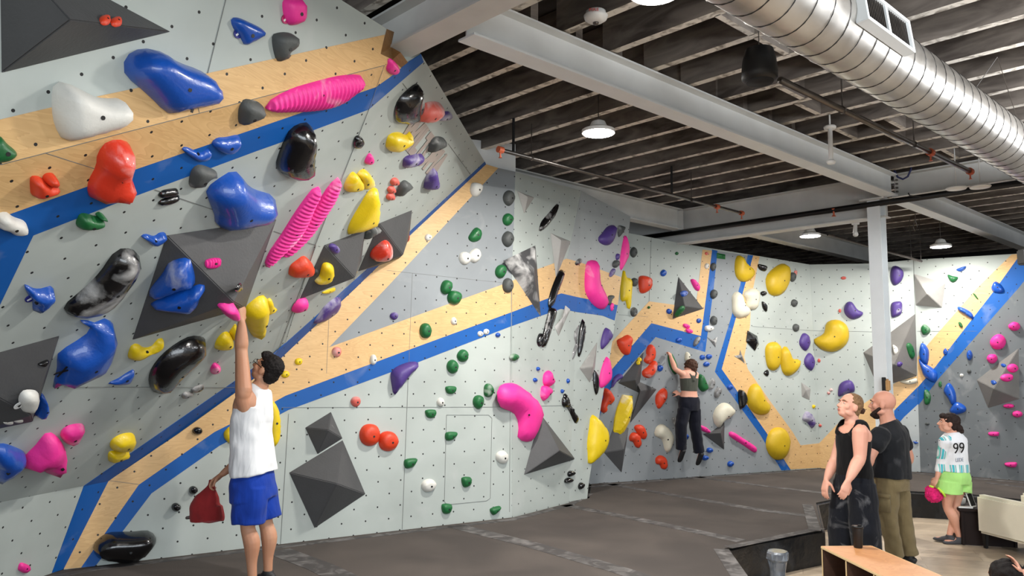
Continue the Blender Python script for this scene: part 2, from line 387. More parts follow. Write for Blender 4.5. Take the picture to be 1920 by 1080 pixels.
strip([(1352, 1029), (1390, 1086)], .14); strip([(1365, 1026), (1540, 990)], .10); strip([(1528, 995), (1514, 946)], .12)
# ------------------------------------------------------------------ roof structure
ZB, ZJ = 4.2, 4.5
bm = bmesh.new(); add_box(bm, uvz(7.5, 3, 4.84), 30, 30, .06, Matrix.Rotation(-AZ, 3, 'Z')); struct(link('ceiling', bm, M['deck']))
RJ = Matrix.Rotation(PI/2-AZ, 3, 'Z')   # local x along UH
def joist(u, v0, v1):
    bm = bmesh.new(); add_box(bm, uvz(u, (v0+v1)/2, ZJ+.15), .075, abs(v1-v0), .30, RJ)
    return tag(link('roof_joist', bm, M['joist']), 'one of the weathered timber roof joists with pale scuffed undersides', 'roof joist', 'timber joists under the roof deck')
def ju(x, y): return onz(x, y, ZJ).dot(UH)
left = [ju(971, 122), ju(1042, 150), ju(1113, 175), ju(1173, 197), ju(1231, 220), ju(1290, 240), ju(1335, 257)]
stepL = (left[-1]-left[0])/6
for k in range(-3, 12):
    u = left[0]+stepL*k
    if u < 10.1: joist(u, 3.86, 11)
for k in range(-9, 9):
    u = 6.245+.533*k
    if 2.2 < u < 10.1: joist(u, -4, 3.9)
for k in range(0, 16):
    u = 10.62+.5*k; joist(u, -3, 9.5)
# blocking between joists
for (u, v) in [(4.1, 2.6), (4.7, 2.9), (5.3, 2.9), (5.9, 2.75), (6.5, 3.3), (7.0, 3.4), (7.6, 3.0), (8.1, 3.5), (8.6, 3.2), (9.2, 3.0)]:
    k = round((u-6.245)/.533); uc = 6.245+.533*(k+.5)
    bm = bmesh.new(); add_box(bm, uvz(uc, v, ZJ+.14), .48, .05, .28, RJ)
    tag(link('joist_blocking', bm, M['joist']), 'short timber blocking piece set between two roof joists', 'blocking', 'blocking pieces between the joists')
def ibeam(name, p, q, w, h, m, label, cat='beam'):
    bm = bmesh.new(); add_ibeam(bm, p, q, w, h); o = link(name, bm, M[m]); return tag(o, label, cat)
beamA = ibeam('steel_beam', uvz(3.2, 3.9, ZB), uvz(10.15, 3.84, ZB), .17, .28, 'steelblue', 'long pale steel roof beam running diagonally from top centre to the column')
ibeam('steel_beam', uvz(10.45, 3.9, ZB), uvz(16.6, 3.9, ZB), .17, .28, 'steelblue', 'pale steel roof beam running on from the column towards the right wall')
ibeam('steel_beam', uvz(3.02, 5.2, ZB), uvz(3.02, -3, ZB), .21, .29, 'steel', 'wide grey steel beam crossing overhead beside the top corner of the overhanging wall')
ibeam('steel_beam', uvz(5.6, 7.06, ZB-.03), uvz(10.15, 7.06, ZB-.03), .16, .33, 'steel', 'pale steel beam running just behind the top of the front climbing wall')
ibeam('steel_beam', uvz(10.3, 3.85, ZB), uvz(10.3, -4, ZB), .2, .3, 'steel', 'grey steel cross beam running right from the column under the duct')
ibeam('steel_beam', uvz(10.3, 3.95, 3.97), uvz(10.3, 9.5, 3.97), .2, .54, 'steel', 'deep grey steel cross beam running left from the column to the front wall')
ibeam('steel_beam', uvz(10.5, 6.3, ZB-.1), uvz(16.0, 6.3, ZB-.1), .18, .3, 'steel', 'grey steel beam in shadow above the back climbing wall')
# column
cx = onz(1655, 1002, 0); cpos = uvz(10.2, 4.05, 0)
bm = bmesh.new()
for (c, sx, sy) in ((cpos+UH*.085, .014, .16), (cpos-UH*.085, .014, .16), (cpos, .16, .012)): add_box(bm, c+Vector((0, 0, 2.1)), sx, sy, 4.2, RJ)
col = struct(link('pillar_1', bm, M['steelblue']))
bm = bmesh.new(); add_box(bm, cpos+Vector((0, 0, ZB-.012)), .3, .3, .022, RJ); add_box(bm, cpos+Vector((0, 0, .012)), .32, .32, .024, RJ); link('column_plate', bm, M['steel'], col)
# bolted connection on the beam end
bm = bmesh.new()
for k in range(4):
    for s in (0, .07): add_box(bm, uvz(10.185, 3.82-s*.6, ZB+.06+k*.05), .03, .025, .02, RJ)
link('bolt_plate', bm, M['chrome'], beamA)
# wall header plates where the beam meets the front wall
bm = bmesh.new(); p = C.at(930, 318, -.12)
add_box(bm, uvz(10.12, 7.06, 4.3), .03, .2, .34, RJ); struct(link('beam_end_plate', bm, M['steel']))
# dark building shell beyond the climbing walls
for i, (c, sx, sy) in enumerate(((uvz(19, 3, 2.4), .2, 30), (uvz(7.5, 13.5, 2.4), 30, .2))):
    bm = bmesh.new(); add_box(bm, c, sx, sy, 4.8, RJ); struct(link('wall_building_'+('far', 'left')[i], bm, M['charcoal']))
# ------------------------------------------------------------------ spiral duct
def ductmat():
    m, nt, b, N, L = newmat('galvanised duct')
    a = ramp(nt, noise(nt, 3, 7, dist=.5), .3, .7, srgb((176, 172, 166)), srgb((206, 203, 197)))
    L.new(a, b.inputs['Base Color']); b.inputs['Metallic'].default_value = .85
    L.new(ramp(nt, noise(nt, 14, 5), .3, .7, (.30, .30, .30, 1), (.40, .40, .40, 1)), b.inputs['Roughness']); return m
M['duct'] = ductmat()
RD = .205; VD, ZD = 1.9, 3.955
duct = empty('spiral_duct', uvz(6, VD, ZD), 'fat silver spiral air duct running under the roof at top right', 'duct')
bm = bmesh.new(); n = 48; us = [1.6+.18*i for i in range(70)]
rings = []
for u in us:
    for du, rr in ((0, 0),):
        rings.append([bm.verts.new(uvz(u+du+(.18*k/n), VD+math.cos(2*PI*k/n)*(RD+rr), ZD+math.sin(2*PI*k/n)*(RD+rr))) for k in range(n+1)])
for a, b in zip(rings, rings[1:]):
    for k in range(n): bm.faces.new((a[k], a[k+1], b[k+1], b[k]))
bmesh.ops.remove_doubles(bm, verts=bm.verts, dist=1e-5)
bmesh.ops.recalc_face_normals(bm, faces=bm.faces)
link('duct_shell', bm, M['duct'], duct, True)
M['ribdark'] = plain('duct seam', (60, 58, 56), .5, .6)
bm = bmesh.new()
tot = int(68*24); pts = []
for i in range(tot):
    t = i/24.0; a = 2*PI*t
    pts.append(uvz(us[0]+.018+.18*t, VD+math.cos(a)*(RD+.001), ZD+math.sin(a)*(RD+.001)))
add_tube(bm, pts, .0038, 4); link('spiral_seam', bm, M['ribdark'], duct)
# grille on the duct
dn = (Vector((0, 0, 1))*math.sin(math.radians(228))+VH*math.cos(math.radians(228)))
gpl = Pl(uvz(4, VD, ZD)+dn*0, dn)
class _g: pass
def dsurf(x, y, r):   # the first point of the view ray at distance r from the duct axis
    d = ray(x, y); o = CAM; A = VH; 
    dv, dz = d.dot(VH), d.z; ov, oz = o.dot(VH)-VD, o.z-ZD
    qa = dv*dv+dz*dz; qb = 2*(ov*dv+oz*dz); qc = ov*ov+oz*oz-r*r
    disc = qb*qb-4*qa*qc
    t = (-qb-math.sqrt(max(disc, 0)))/(2*qa); return o+d*t
ga, gb = dsurf(1602, 52, RD), dsurf(1690, 112, RD)
ang = math.radians(-100)
u0, u1 = ga.dot(UH), gb.dot(UH)
def onduct(u, a, r): return uvz(u, VD+math.cos(a)*r, ZD+math.sin(a)*r)
thA = math.atan2(ga.z-ZD, ga.dot(VH)-VD)
cdir = VH*math.cos(thA-.62)+Vector((0, 0, math.sin(thA-.62)))
side = UH; upd = cdir.cross(side).normalized()
Rg = Matrix((side, upd, cdir)).transposed()
um = (u0+u1)/2; Lg = (u1-u0)*1.0
gc = uvz(um, VD, ZD)+cdir*(RD+.012)
bm = bmesh.new(); Hh = .19
for s in (-1, 1): add_box(bm, gc+upd*s*Hh/2, Lg, .02, .07, Rg, .003); add_box(bm, gc+side*s*Lg/2, .02, Hh+.02, .07, Rg, .003)
add_box(bm, gc, .03, Hh, .05, Rg)
gr = link('air_grille', bm, M['steelblue'], duct)
bm = bmesh.new(); add_box(bm, gc-cdir*.02, Lg-.01, Hh-.01, .01, Rg); link('grille_back', bm, M['black'], gr)
bm = bmesh.new()
for k in range(24):
    t = (k+.5)/24-.5
    if abs(t) < .03: continue
    add_box(bm, gc+side*t*(Lg-.03)+cdir*.005, .006, Hh-.01, .03, Rg)
link('grille_slats', bm, M['chrome'], gr)
M['yellowtape'] = plain('yellow tape', (214, 208, 60), .6)
# hanger wires
bm = bmesh.new()
for x, y in ((1870, 110),):
    p = onz(1870, 107, ZJ); add_tube(bm, [p, onduct(p.dot(UH)-.05, PI*.25, RD)], .003, 5); add_tube(bm, [p, onduct(p.dot(UH)+.35, PI*.8, RD)], .003, 5)
link('hanger_wire', bm, M['chrome'], duct)
# ------------------------------------------------------------------ pipes
def pipe(name, u0, v0, u1, v1, z, r, m, label, rods=(), fit=()):
    e = empty(name, uvz((u0+u1)/2, (v0+v1)/2, z), label, 'pipe')
    bm = bmesh.new(); add_tube(bm, [uvz(u0, v0, z), uvz(u1, v1, z)], r, 12); link('pipe_run', bm, M[m], e, True)
    for t in rods:
        p = uvz(u0+(u1-u0)*t, v0+(v1-v0)*t, z); bm = bmesh.new()
        add_tube(bm, [p+Vector((0, 0, r)), Vector((p.x, p.y, ZJ))], .006, 6); add_tube(bm, [p+UH*-.012, p+UH*.012], r+.006, 12)
        link('hanger_rod', bm, M['chrome'], e)
    for t in fit:
        p = uvz(u0+(u1-u0)*t, v0+(v1-v0)*t, z); bm = bmesh.new()
        add_tube(bm, [p+UH*-.03, p+UH*.03], r+.012, 12); add_lathe(bm, p-Vector((0, 0, r+.06)), [(.02, 0), (.008, .012), (.008, .05), (.014, .07)], 8)
        link('coupling', bm, M['orange'], e)
    return e
zp = 4.14
pa, pb = onz(935, 280, zp), onz(1392, 400, zp)
e = pipe('sprinkler_pipe', pa.dot(UH), pa.dot(VH), pb.dot(UH), pb.dot(VH), zp, .021, 'chrome', 'thin sprinkler pipe hung from the joists above the front climbing wall', (.1, .73), (0.005, .86, .995))
for (x, y, y2) in ((963, 222, 285), (1259, 312, 365)):
    p = onz(x, y, ZJ); bm = bmesh.new(); add_tube(bm, [p, Vector((p.x, p.y, zp))], .014, 8); link('drop_pipe', bm, M['black'], e)
pa, pb = onz(1463, 150, zp), onz(1820, 322, zp)
pipe('sprinkler_pipe', pa.dot(UH), pa.dot(VH), pb.dot(UH), pb.dot(VH), zp, .026, 'chrome', 'thicker sprinkler pipe running beneath the silver duct to the cross beam', (.25, .62), (.72, .995))
pa, pb = onz(1440, 395, 4.1), onz(1670, 345, 4.12)
dirp = (pb-pa).normalized()
bmx = bmesh.new(); q0 = uvz(10.12, 8.9, 4.13); q1 = uvz(10.12, 1.0, 4.13)
add_tube(bmx, [q0, q1], .038, 12); o = link('black_pipe', bmx, M['blacksteel'], None, True)
tag(o, 'black pipe running along the face of the cross beam above the column', 'pipe')
bmx = bmesh.new(); p = onz(1508, 380, 4.1); p = uvz(10.1, p.dot(VH), 4.1); add_lathe(bmx, p-Vector((0, 0, .06)), [(.03, 0), (.012, .02), (.012, .08), (.03, .1)], 10); link('sprinkler_head', bmx, M['orange'], o)
pa, pb = ony(1552, 440, 12.0), ony(1728, 490, 12.6)
bm = bmesh.new(); add_tube(bm, [pa, pb], .02, 8)
for (x, y) in ((1708, 440), (1727, 470)):
    p = pa.lerp(pb, (x-1552)/176); add_tube(bm, [p, Vector((p.x, p.y, ZJ))], .006, 5)
tag(link('sprinkler_pipe', bm, M['chrome']), 'thin pipe hung low behind the column near the right wall', 'pipe')
# cable loops
def loop(pts, r, m, label, name='cable'):
    bm = bmesh.new(); add_tube(bm, pts, r, 6); return tag(link(name, bm, M[m], None, True), label, 'cable')
M['navy'] = plain('navy cable', (40, 46, 92), .5)
w1 = uvz(10.17, 0, 0).dot(UH)
cpl = Pl(uvz(10.16, 0, 4), UH)
loop([cpl.at(1678, 305), cpl.at(1677, 320), cpl.at(1683, 332), cpl.at(1693, 336), cpl.at(1702, 331), cpl.at(1708, 318), cpl.at(1707, 303)], .012, 'navy', 'dark blue cable loop hanging against the cross beam right of the column')
loop([onz(1703, 362, 4.16), onz(1706, 367, 4.13), onz(1730, 369, 4.13), onz(1770, 365, 4.15)], .008, 'black', 'thin black cable sagging beneath the cross beam right of the column')
# ------------------------------------------------------------------ lamps
def emit(name, c, s):
    m, nt, b, N, L = newmat(name); b.inputs['Base Color'].default_value = c
    b.inputs['Emission Color'].default_value = c; b.inputs['Emission Strength'].default_value = s; return m
M['lamp'] = emit('lamp face', (1, .95, .88, 1), 30)
LW = 1.0
def lamp(p, label, r=.15, w=200, group=None):
    e = empty('high_bay_lamp', p, label, 'lamp')
    bm = bmesh.new(); add_lathe(bm, p, [(r, .0), (r, .03), (r*.55, .06), (r*.4, .11), (.02, .13)], 24); link('lamp_housing', bm, M['white'], e)
    bm = bmesh.new(); add_lathe(bm, p-Vector((0, 0, .004)), [(r*.93, 0), (r*.93, .006)], 24); link('lamp_diffuser', bm, M['lamp'], e)
    bm = bmesh.new(); add_tube(bm, [p+Vector((0, 0, .12)), Vector((p.x, p.y, ZJ+.05))], .005, 6); link('hanging_chain', bm, M['chrome'], e)
    ld = bpy.data.lights.new('lamp_or_fill_light', 'AREA'); ld.shape = 'DISK'; ld.size = r*1.9; ld.energy = w*LW; ld.color = (1, .96, .90)
    lo = bpy.data.objects.new('lamp_or_fill_light', ld); COL.objects.link(lo); lo.location = p-Vector((0, 0, .012)); lo.parent = e
    lo.matrix_parent_inverse = Matrix.Translation(-p)
    return e
lamp(onz(1122, 250, 4.18), 'lit round high-bay lamp hanging between joists above the front climbing wall', .155, 150)
lamp(ony(1519, 443, 11.3), 'lit round lamp above the corner of the back and far walls', .15, 85)
lamp(ony(1764, 463, 11.9), 'lit round lamp just above the right climbing wall beyond the column', .15, 75)
lamp(onz(1228, -12, 4.16), 'lit lamp cut by the top edge left of the duct', .15, 130)
def hidden_fill(x, y, z, w):  # unseen point lights without fixtures, added as fill that also reaches joists and duct
    ld = bpy.data.lights.new('lamp_or_fill_light', 'POINT'); ld.shadow_soft_size = .16; ld.energy = w; ld.color = (.97, .98, 1)
    lo = bpy.data.objects.new('lamp_or_fill_light', ld); COL.objects.link(lo); lo.location = (x, y, z)
for (x, y, z, w) in [(2.9, 3.4, 3.9, 90), (4.9, 5.6, 3.8, 110), (7.2, 8.0, 3.8, 110), (7.4, 4.0, 3.8, 90), (3.4, -.4, 3.9, 80), (9.6, 7.4, 3.8, 60)]: hidden_fill(x, y, z, w)
# unseen area light added behind the camera as cool daylight fill
ld = bpy.data.lights.new('daylight_fill', 'AREA'); ld.shape = 'RECTANGLE'; ld.size = 9; ld.size_y = 3; ld.energy = 540; ld.color = (.86, .94, 1)
lo = bpy.data.objects.new('daylight_fill', ld); COL.objects.link(lo); lo.location = (4, -5, 2.2); lo.rotation_euler = (math.radians(90), 0, math.radians(12))
# ------------------------------------------------------------------ small ceiling fittings
p = onz(1117, 22, ZJ)
e = empty('smoke_detector', p, 'round white fire alarm sounder on a roof joist at top centre', 'smoke detector')
bm = bmesh.new(); add_lathe(bm, p-Vector((0, 0, .075)), [(.03, -.005), (.05, .0), (.078, .02), (.085, .045), (.07, .06), (.07, .075)], 28); link('detector_body', bm, M['white'], e, True)
bm = bmesh.new(); add_lathe(bm, p-Vector((0, 0, .097)), [(.012, 0), (.02, .006), (.022, .02)], 16); link('strobe_lens', bm, M['chrome'], e, True)
M['redink'] = plain('red lettering', (190, 50, 40), .5)
vp = Pl(p-fw*.0, Vector((-p.x, -p.y, CZ-p.z)))
tp_ = p-Vector((0, 0, .036))+Vector((-p.x, -p.y, 0)).normalized()*.083
spl = Pl(tp_, Vector((-p.x, -p.y, -.6)))
sd = Vector((1, -p.x/p.y, 0)).normalized()
text_on(spl, 'FIRE', tp_-sd*.045+Vector((0,0,.01)), tp_+sd*.02+Vector((0,0,.01)), .028, M['redink'], 'lettering', .008, e)
p = onz(1556, 238, ZJ-.12)
e = empty('ceiling_sensor', p, 'white pendant sensor on a rod hanging beside the long pale beam', 'ceiling sensor')
bm = bmesh.new(); q = Vector((p.x, p.y, 0)); zt = p.z
zb_ = ony(1556, 303, p.y).z
add_lathe(bm, Vector((p.x, p.y, zt-.02)), [(.055, 0), (.06, .02), (.05, .03)], 20); add_tube(bm, [Vector((p.x, p.y, zt)), Vector((p.x, p.y, zb_))], .022, 12)
add_tube(bm, [Vector((p.x, p.y, zt)), Vector((p.x, p.y, ZJ+.02))], .008, 6)
link('sensor_stem', bm, M['white'], e, True)
bm = bmesh.new(); add_lathe(bm, Vector((p.x, p.y, zb_-.03)), [(.01, 0), (.035, .008), (.045, .03), (.03, .045)], 20); link('sensor_head', bm, M['white'], e, True)
p = ony(1604, 418, uvz(10.3, 4.3, 0).y+.2); 
e = empty('security_camera', p, 'small white security camera under the deep cross beam left of the column', 'security camera')
bm = bmesh.new(); add_tube(bm, [Vector((p.x, p.y, p.z+.03)), Vector((p.x, p.y, p.z-.02))], .05, 16); link('mount', bm, M['white'], e, True)
bm = bmesh.new(); add_tube(bm, [p, p-Vector((.01, .0, .12)), p-Vector((.03, .06, .17))], [.025, .028, .035], 14); link('camera_body', bm, M['white'], e, True)
# speakers
bmx = bmesh.new(); sp = onz(1424, 128, ZB); sp = ony(1424, 128, sp.y)
e = empty('pendant_speaker', sp, 'large black cylindrical pendant speaker hanging below the duct', 'speaker')
add_lathe(bmx, sp-Vector((0, 0, .10)), [(.0, -.005), (.10, 0), (.128, .02), (.13, .06), (.12, .16), (.10, .24), (.03, .26)], 28); link('speaker_shell', bmx, M['black'], e, True)
bmx = bmesh.new(); add_lathe(bmx, sp-Vector((0, 0, .11)), [(.095, 0), (.10, .012)], 28); link('speaker_grille', bmx, M['charcoal'], e, True)
bmx = bmesh.new(); add_tube(bmx, [sp+Vector((0, 0, .15)), Vector((sp.x, sp.y, ZJ))], .004, 5); link('hanging_wire', bmx, M['chrome'], e)
p = ony(1921, 482, 9.5)
bm = bmesh.new(); add_box(bm, p, .1, .16, .19, None, .015); tag(link('wall_speaker', bm, M['black']), 'black speaker cut off by the right edge above the blue stripe', 'speaker')
# round white fittings on the cross beam, and the loop of chain beyond the column
for i, (x, y) in enumerate(((1793, 355), (1838, 352))):
    p = onz(x, y, 4.04); bm = bmesh.new(); add_lathe(bm, p, [(.10, 0), (.11, .012), (.10, .024)], 24); add_tube(bm, [p, Vector((p.x, p.y, ZJ+.02))], .006, 6)
    tag(link('ceiling_disc', bm, M['white'], None, True), ('flat round white fitting under the cross beam, nearer the column', 'flat round white fitting under the cross beam, nearer the right edge')[i], 'ceiling fitting')
bm = bmesh.new(); p = ony(1716, 398, 11.0); a = ony(1716, 412, 11); b = ony(1712, 425, 11); c_ = ony(1716, 434, 11); d_ = ony(1720, 425, 11)
add_tube(bm, [p, a, b, c_, d_, a], .006, 6); tag(link('rope_loop', bm, M['chrome']), 'small loop of cord hanging from the beam right of the column', 'cord')
# ------------------------------------------------------------------ camera, world
cd = bpy.data.cameras.new('Camera'); co = bpy.data.objects.new('Camera', cd); COL.objects.link(co); scene.camera = co
cd.sensor_fit = 'HORIZONTAL'; cd.sensor_width = 36; cd.lens = F_/1920*36; cd.clip_start = .05
Rc = Matrix((RT, UP, -fw)).transposed(); co.matrix_world = Matrix.Translation(CAM) @ Rc.to_4x4()
w = bpy.data.worlds.new('World'); scene.world = w; w.use_nodes = True
w.node_tree.nodes['Background'].inputs[0].default_value = (.85, .92, 1, 1); w.node_tree.nodes['Background'].inputs[1].default_value = .95
vs = scene.view_settings; vs.view_transform = 'Standard'; vs.look = 'None'; vs.exposure = 0.1; vs.gamma = 1; vs.use_curve_mapping = False
# ------------------------------------------------------------------ climbing volumes and holds
from mathutils.geometry import delaunay_2d_cdt, intersect_point_tri_2d
from mathutils import noise as mnoise
def holdmat(name, c, rough, chalk, coat=0.0):
    m, nt, b, N, L = newmat(name); col = srgb(c)
    base = ramp(nt, noise(nt, 5, 4), .3, .7, tuple(x*.85 for x in col[:3])+(1,), col)
    lo = {0: .80, 1: .62, 2: .50}[chalk]
    ck = ramp(nt, noise(nt, 5, 9, dist=.5), lo-.04, lo+.22)
    base = mix(nt, base, (.70, .69, .67, 1), math_(nt, 'MULTIPLY', ck, .8))
    L.new(base, b.inputs['Base Color']); L.new(ramp(nt, ck, 0, 1, (rough,)*3+(1,), (.8, .8, .8, 1)), b.inputs['Roughness'])
    b.inputs['Coat Weight'].default_value = coat; b.inputs['Coat Roughness'].default_value = .08
    bp = N.new('ShaderNodeBump'); bp.inputs['Strength'].default_value = .25; bp.inputs['Distance'].default_value = .006
    L.new(noise(nt, 60, 2), bp.inputs['Height']); L.new(bp.outputs[0], b.inputs['Normal'])
    return m
HC = {'blue': ((16, 78, 172), .35, .4), 'pink': ((240, 50, 150), .55, 0), 'yellow': ((232, 200, 20), .45, .1), 'mustard': ((204, 170, 24), .5, 0), 'green': ((20, 98, 48), .5, .1),
      'orange': ((214, 62, 28), .5, 0), 'coral': ((214, 96, 84), .6, 0), 'red': ((216, 54, 30), .4, .3), 'purple': ((78, 56, 128), .5, 0), 'black': ((11, 11, 13), .22, .5),
      'white': ((222, 220, 212), .5, 0), 'cream': ((214, 208, 188), .5, 0), 'grey': ((74, 77, 76), .6, 0), 'volume': ((72, 72, 73), .6, 0), 'lightvolume': ((156, 154, 150), .55, 0), 'litvolume': ((112, 110, 107), .6, 0), 'chrome': ((120, 120, 120), .3, .3)}  # the brighter volume grey carries lamp light in its colour
HM = {}
def hm(c, k):
    if (c, k) not in HM:
        a = HC[c]; HM[(c, k)] = holdmat('%s hold surface %d' % (c, k), a[0], a[1], k, a[2])
    return HM[(c, k)]
VT = []   # triangles of the volumes already placed
WPOLY = []
for nm, pl, pts in [('T', T, [(-260, 376), (0, 308), (737, 115), (725, 54), (640, 0), (560, -90), (-260, -300)]),
                    ('B1', B1, [(-260, 376), (0, 308), (720, 122), (592, 460), (526, 672), (203, 902), (0, 942), (-260, 995)]),
                    ('B2', B2, [(526, 672), (911, 308), (789, 101), (737, 112), (720, 122), (592, 460)]),
                    ('K', K, [(203, 902), (119, 1067), (-260, 1200), (-260, 995), (0, 942)]),
                    ('C', C, [(119, 1069), (203, 902), (526, 672), (911, 308), (966, 322), (960, 971), (450, 1031)]),
                    ('C2', C2W, [(960, 971), (966, 322), (1090, 358), (1067, 943)]),
                    ('D', D, [(1067, 943), (1090, 358), (1182, 406), (1166, 520), (1158, 572), (1145, 660), (1128, 760), (1104, 905), (1101, 935)]),
                    ('E', E, [(1095, 930), (1060, 400), (1518, 480), (1538, 900)]), ('F', FW, [(1538, 900), (1518, 480), (1713, 470), (1726, 900)]),
                    ('G', G, [(1726, 900), (1713, 470), (2080, 440), (2120, 945)])]: WPOLY.append((nm, pl, pts))
def inpoly(x, y, P):
    c = False
    for i in range(len(P)):
        (x0, y0), (x1, y1) = P[i-1], P[i]
        if (y0 > y) != (y1 > y) and x < (x1-x0)*(y-y0)/(y1-y0)+x0: c = not c
    return c
def plane_at(x, y, w=None):
    for (a, b, c, pl) in VT:
        if w is None and inpoly(x, y, (a, b, c)): return pl
    for nm, pl, P in WPOLY:
        if nm == w or (w is None and inpoly(x, y, P)): return pl
    return None
TO = {('t%d' % i): ((i % 4)*480, (i//4)*270, 4.0) for i in range(16)}
TO.update(z=(380, 540, 8.0), m=(340, 640, 4.5), n=(340, 840, 4.5), c=(1200, 640, 4.5), p=(0, 0, 1.0))
def px(t, s):
    ox, oy, k = TO[t]
    return [(ox+float(a.split(',')[0])/k, oy+float(a.split(',')[1])/k) for a in s.split()]
def volume(t, s, apex, h, label, col='volume', w=None, k=0):
    P = px(t, s); ax, ay = px(t, apex)[0]
    cx_, cy_ = sum(p[0] for p in P)/len(P), sum(p[1] for p in P)/len(P)
    pl = plane_at(cx_, cy_, w or plane_name(cx_, cy_)); bm = bmesh.new()
    B = [pl.at(x, y, .004) for x, y in P]; A = pl.at(ax, ay, h)
    bv = [bm.verts.new(b) for b in B]; bk = [bm.verts.new(b-pl.n*.003) for b in B]; av = bm.verts.new(A); n = len(B)
    for i in range(n):
        bm.faces.new((bv[i], bv[(i+1) % n], av)); bm.faces.new((bv[i], bk[i], bk[(i+1) % n], bv[(i+1) % n]))
        tri = [B[i], B[(i+1) % n], A]
        nn = (tri[1]-tri[0]).cross(tri[2]-tri[0])
        q = Pl(A, nn)
        if nn.length > 1e-6 and abs((A-CAM).normalized().dot(q.n)) > .03:
            a2 = [P[i], P[(i+1) % n], (ax, ay)]
            # keep only faces turned to the camera
            cen = (tri[0]+tri[1]+tri[2])/3; inn = pl.base(sum(B, Vector())/n)
            out = nn if nn.dot(cen-inn) > 0 else -nn
            if out.dot(CAM-cen) > 0: VT.append((a2[0], a2[1], a2[2], Pl(A, nn)))
    bmesh.ops.contextual_create(bm, geom=bk); bmesh.ops.recalc_face_normals(bm, faces=bm.faces)
    bmesh.ops.bevel(bm, geom=[e for e in bm.edges if e.calc_length() > .05 and any(v is av for v in e.verts)], offset=.006, segments=2, affect='EDGES')
    o = link('climbing_volume', bm, hm(col, k)); return tag(o, label, 'climbing volume', 'faceted climbing volumes')
def plane_name(x, y):
    for nm, pl, P in WPOLY:
        if inpoly(x, y, P): return nm
def smooth_outline(P, n):
    out = []; m = len(P)
    for i in range(m):
        p0, p1, p2, p3 = P[i-1], P[i], P[(i+1) % m], P[(i+2) % m]
        for j in range(4):
            t = j/4
            out.append(tuple(.5*(2*p1[k]+(p2[k]-p0[k])*t+(2*p0[k]-5*p1[k]+4*p2[k]-p3[k])*t*t+(3*p1[k]-p0[k]-3*p2[k]+p3[k])*t**3) for k in (0, 1)))
    L = [0]
    for i in range(len(out)): a, b = out[i], out[(i+1) % len(out)]; L.append(L[-1]+math.hypot(b[0]-a[0], b[1]-a[1]))
    res = []; j = 0
    for k in range(n):
        s = L[-1]*k/n
        while L[j+1] < s: j += 1
        a, b = out[j], out[(j+1) % len(out)]; f = (s-L[j])/max(L[j+1]-L[j], 1e-9)
        res.append((a[0]+(b[0]-a[0])*f, a[1]+(b[1]-a[1])*f))
    return res
def sdist(x, y, P):
    d = 1e9
    for i in range(len(P)):
        (x0, y0), (x1, y1) = P[i-1], P[i]; dx, dy = x1-x0, y1-y0
        t = max(0, min(1, ((x-x0)*dx+(y-y0)*dy)/max(dx*dx+dy*dy, 1e-12)))
        d = min(d, math.hypot(x-x0-t*dx, y-y0-t*dy))
    return d
def outline(t, s):
    if s.startswith('e:'):
        v = [float(q) for q in s[2:].split(',')]; ox, oy, k = TO[t]
        cx_, cy_, w_, h_ = v[:4]; r = math.radians(v[4]) if len(v) > 4 else 0; P = []
        rnd = random.Random(int(cx_*7+cy_*13))
        for i in range(8):
            a = 2*PI*i/8; q = 1+rnd.uniform(-.07, .07); x, y = math.cos(a)*w_/2*q, math.sin(a)*h_/2*q
            P.append((ox+(cx_+x*math.cos(r)-y*math.sin(r))/k, oy+(cy_+x*math.sin(r)+y*math.cos(r))/k))
        return P
    return px(t, s)
NH = 0
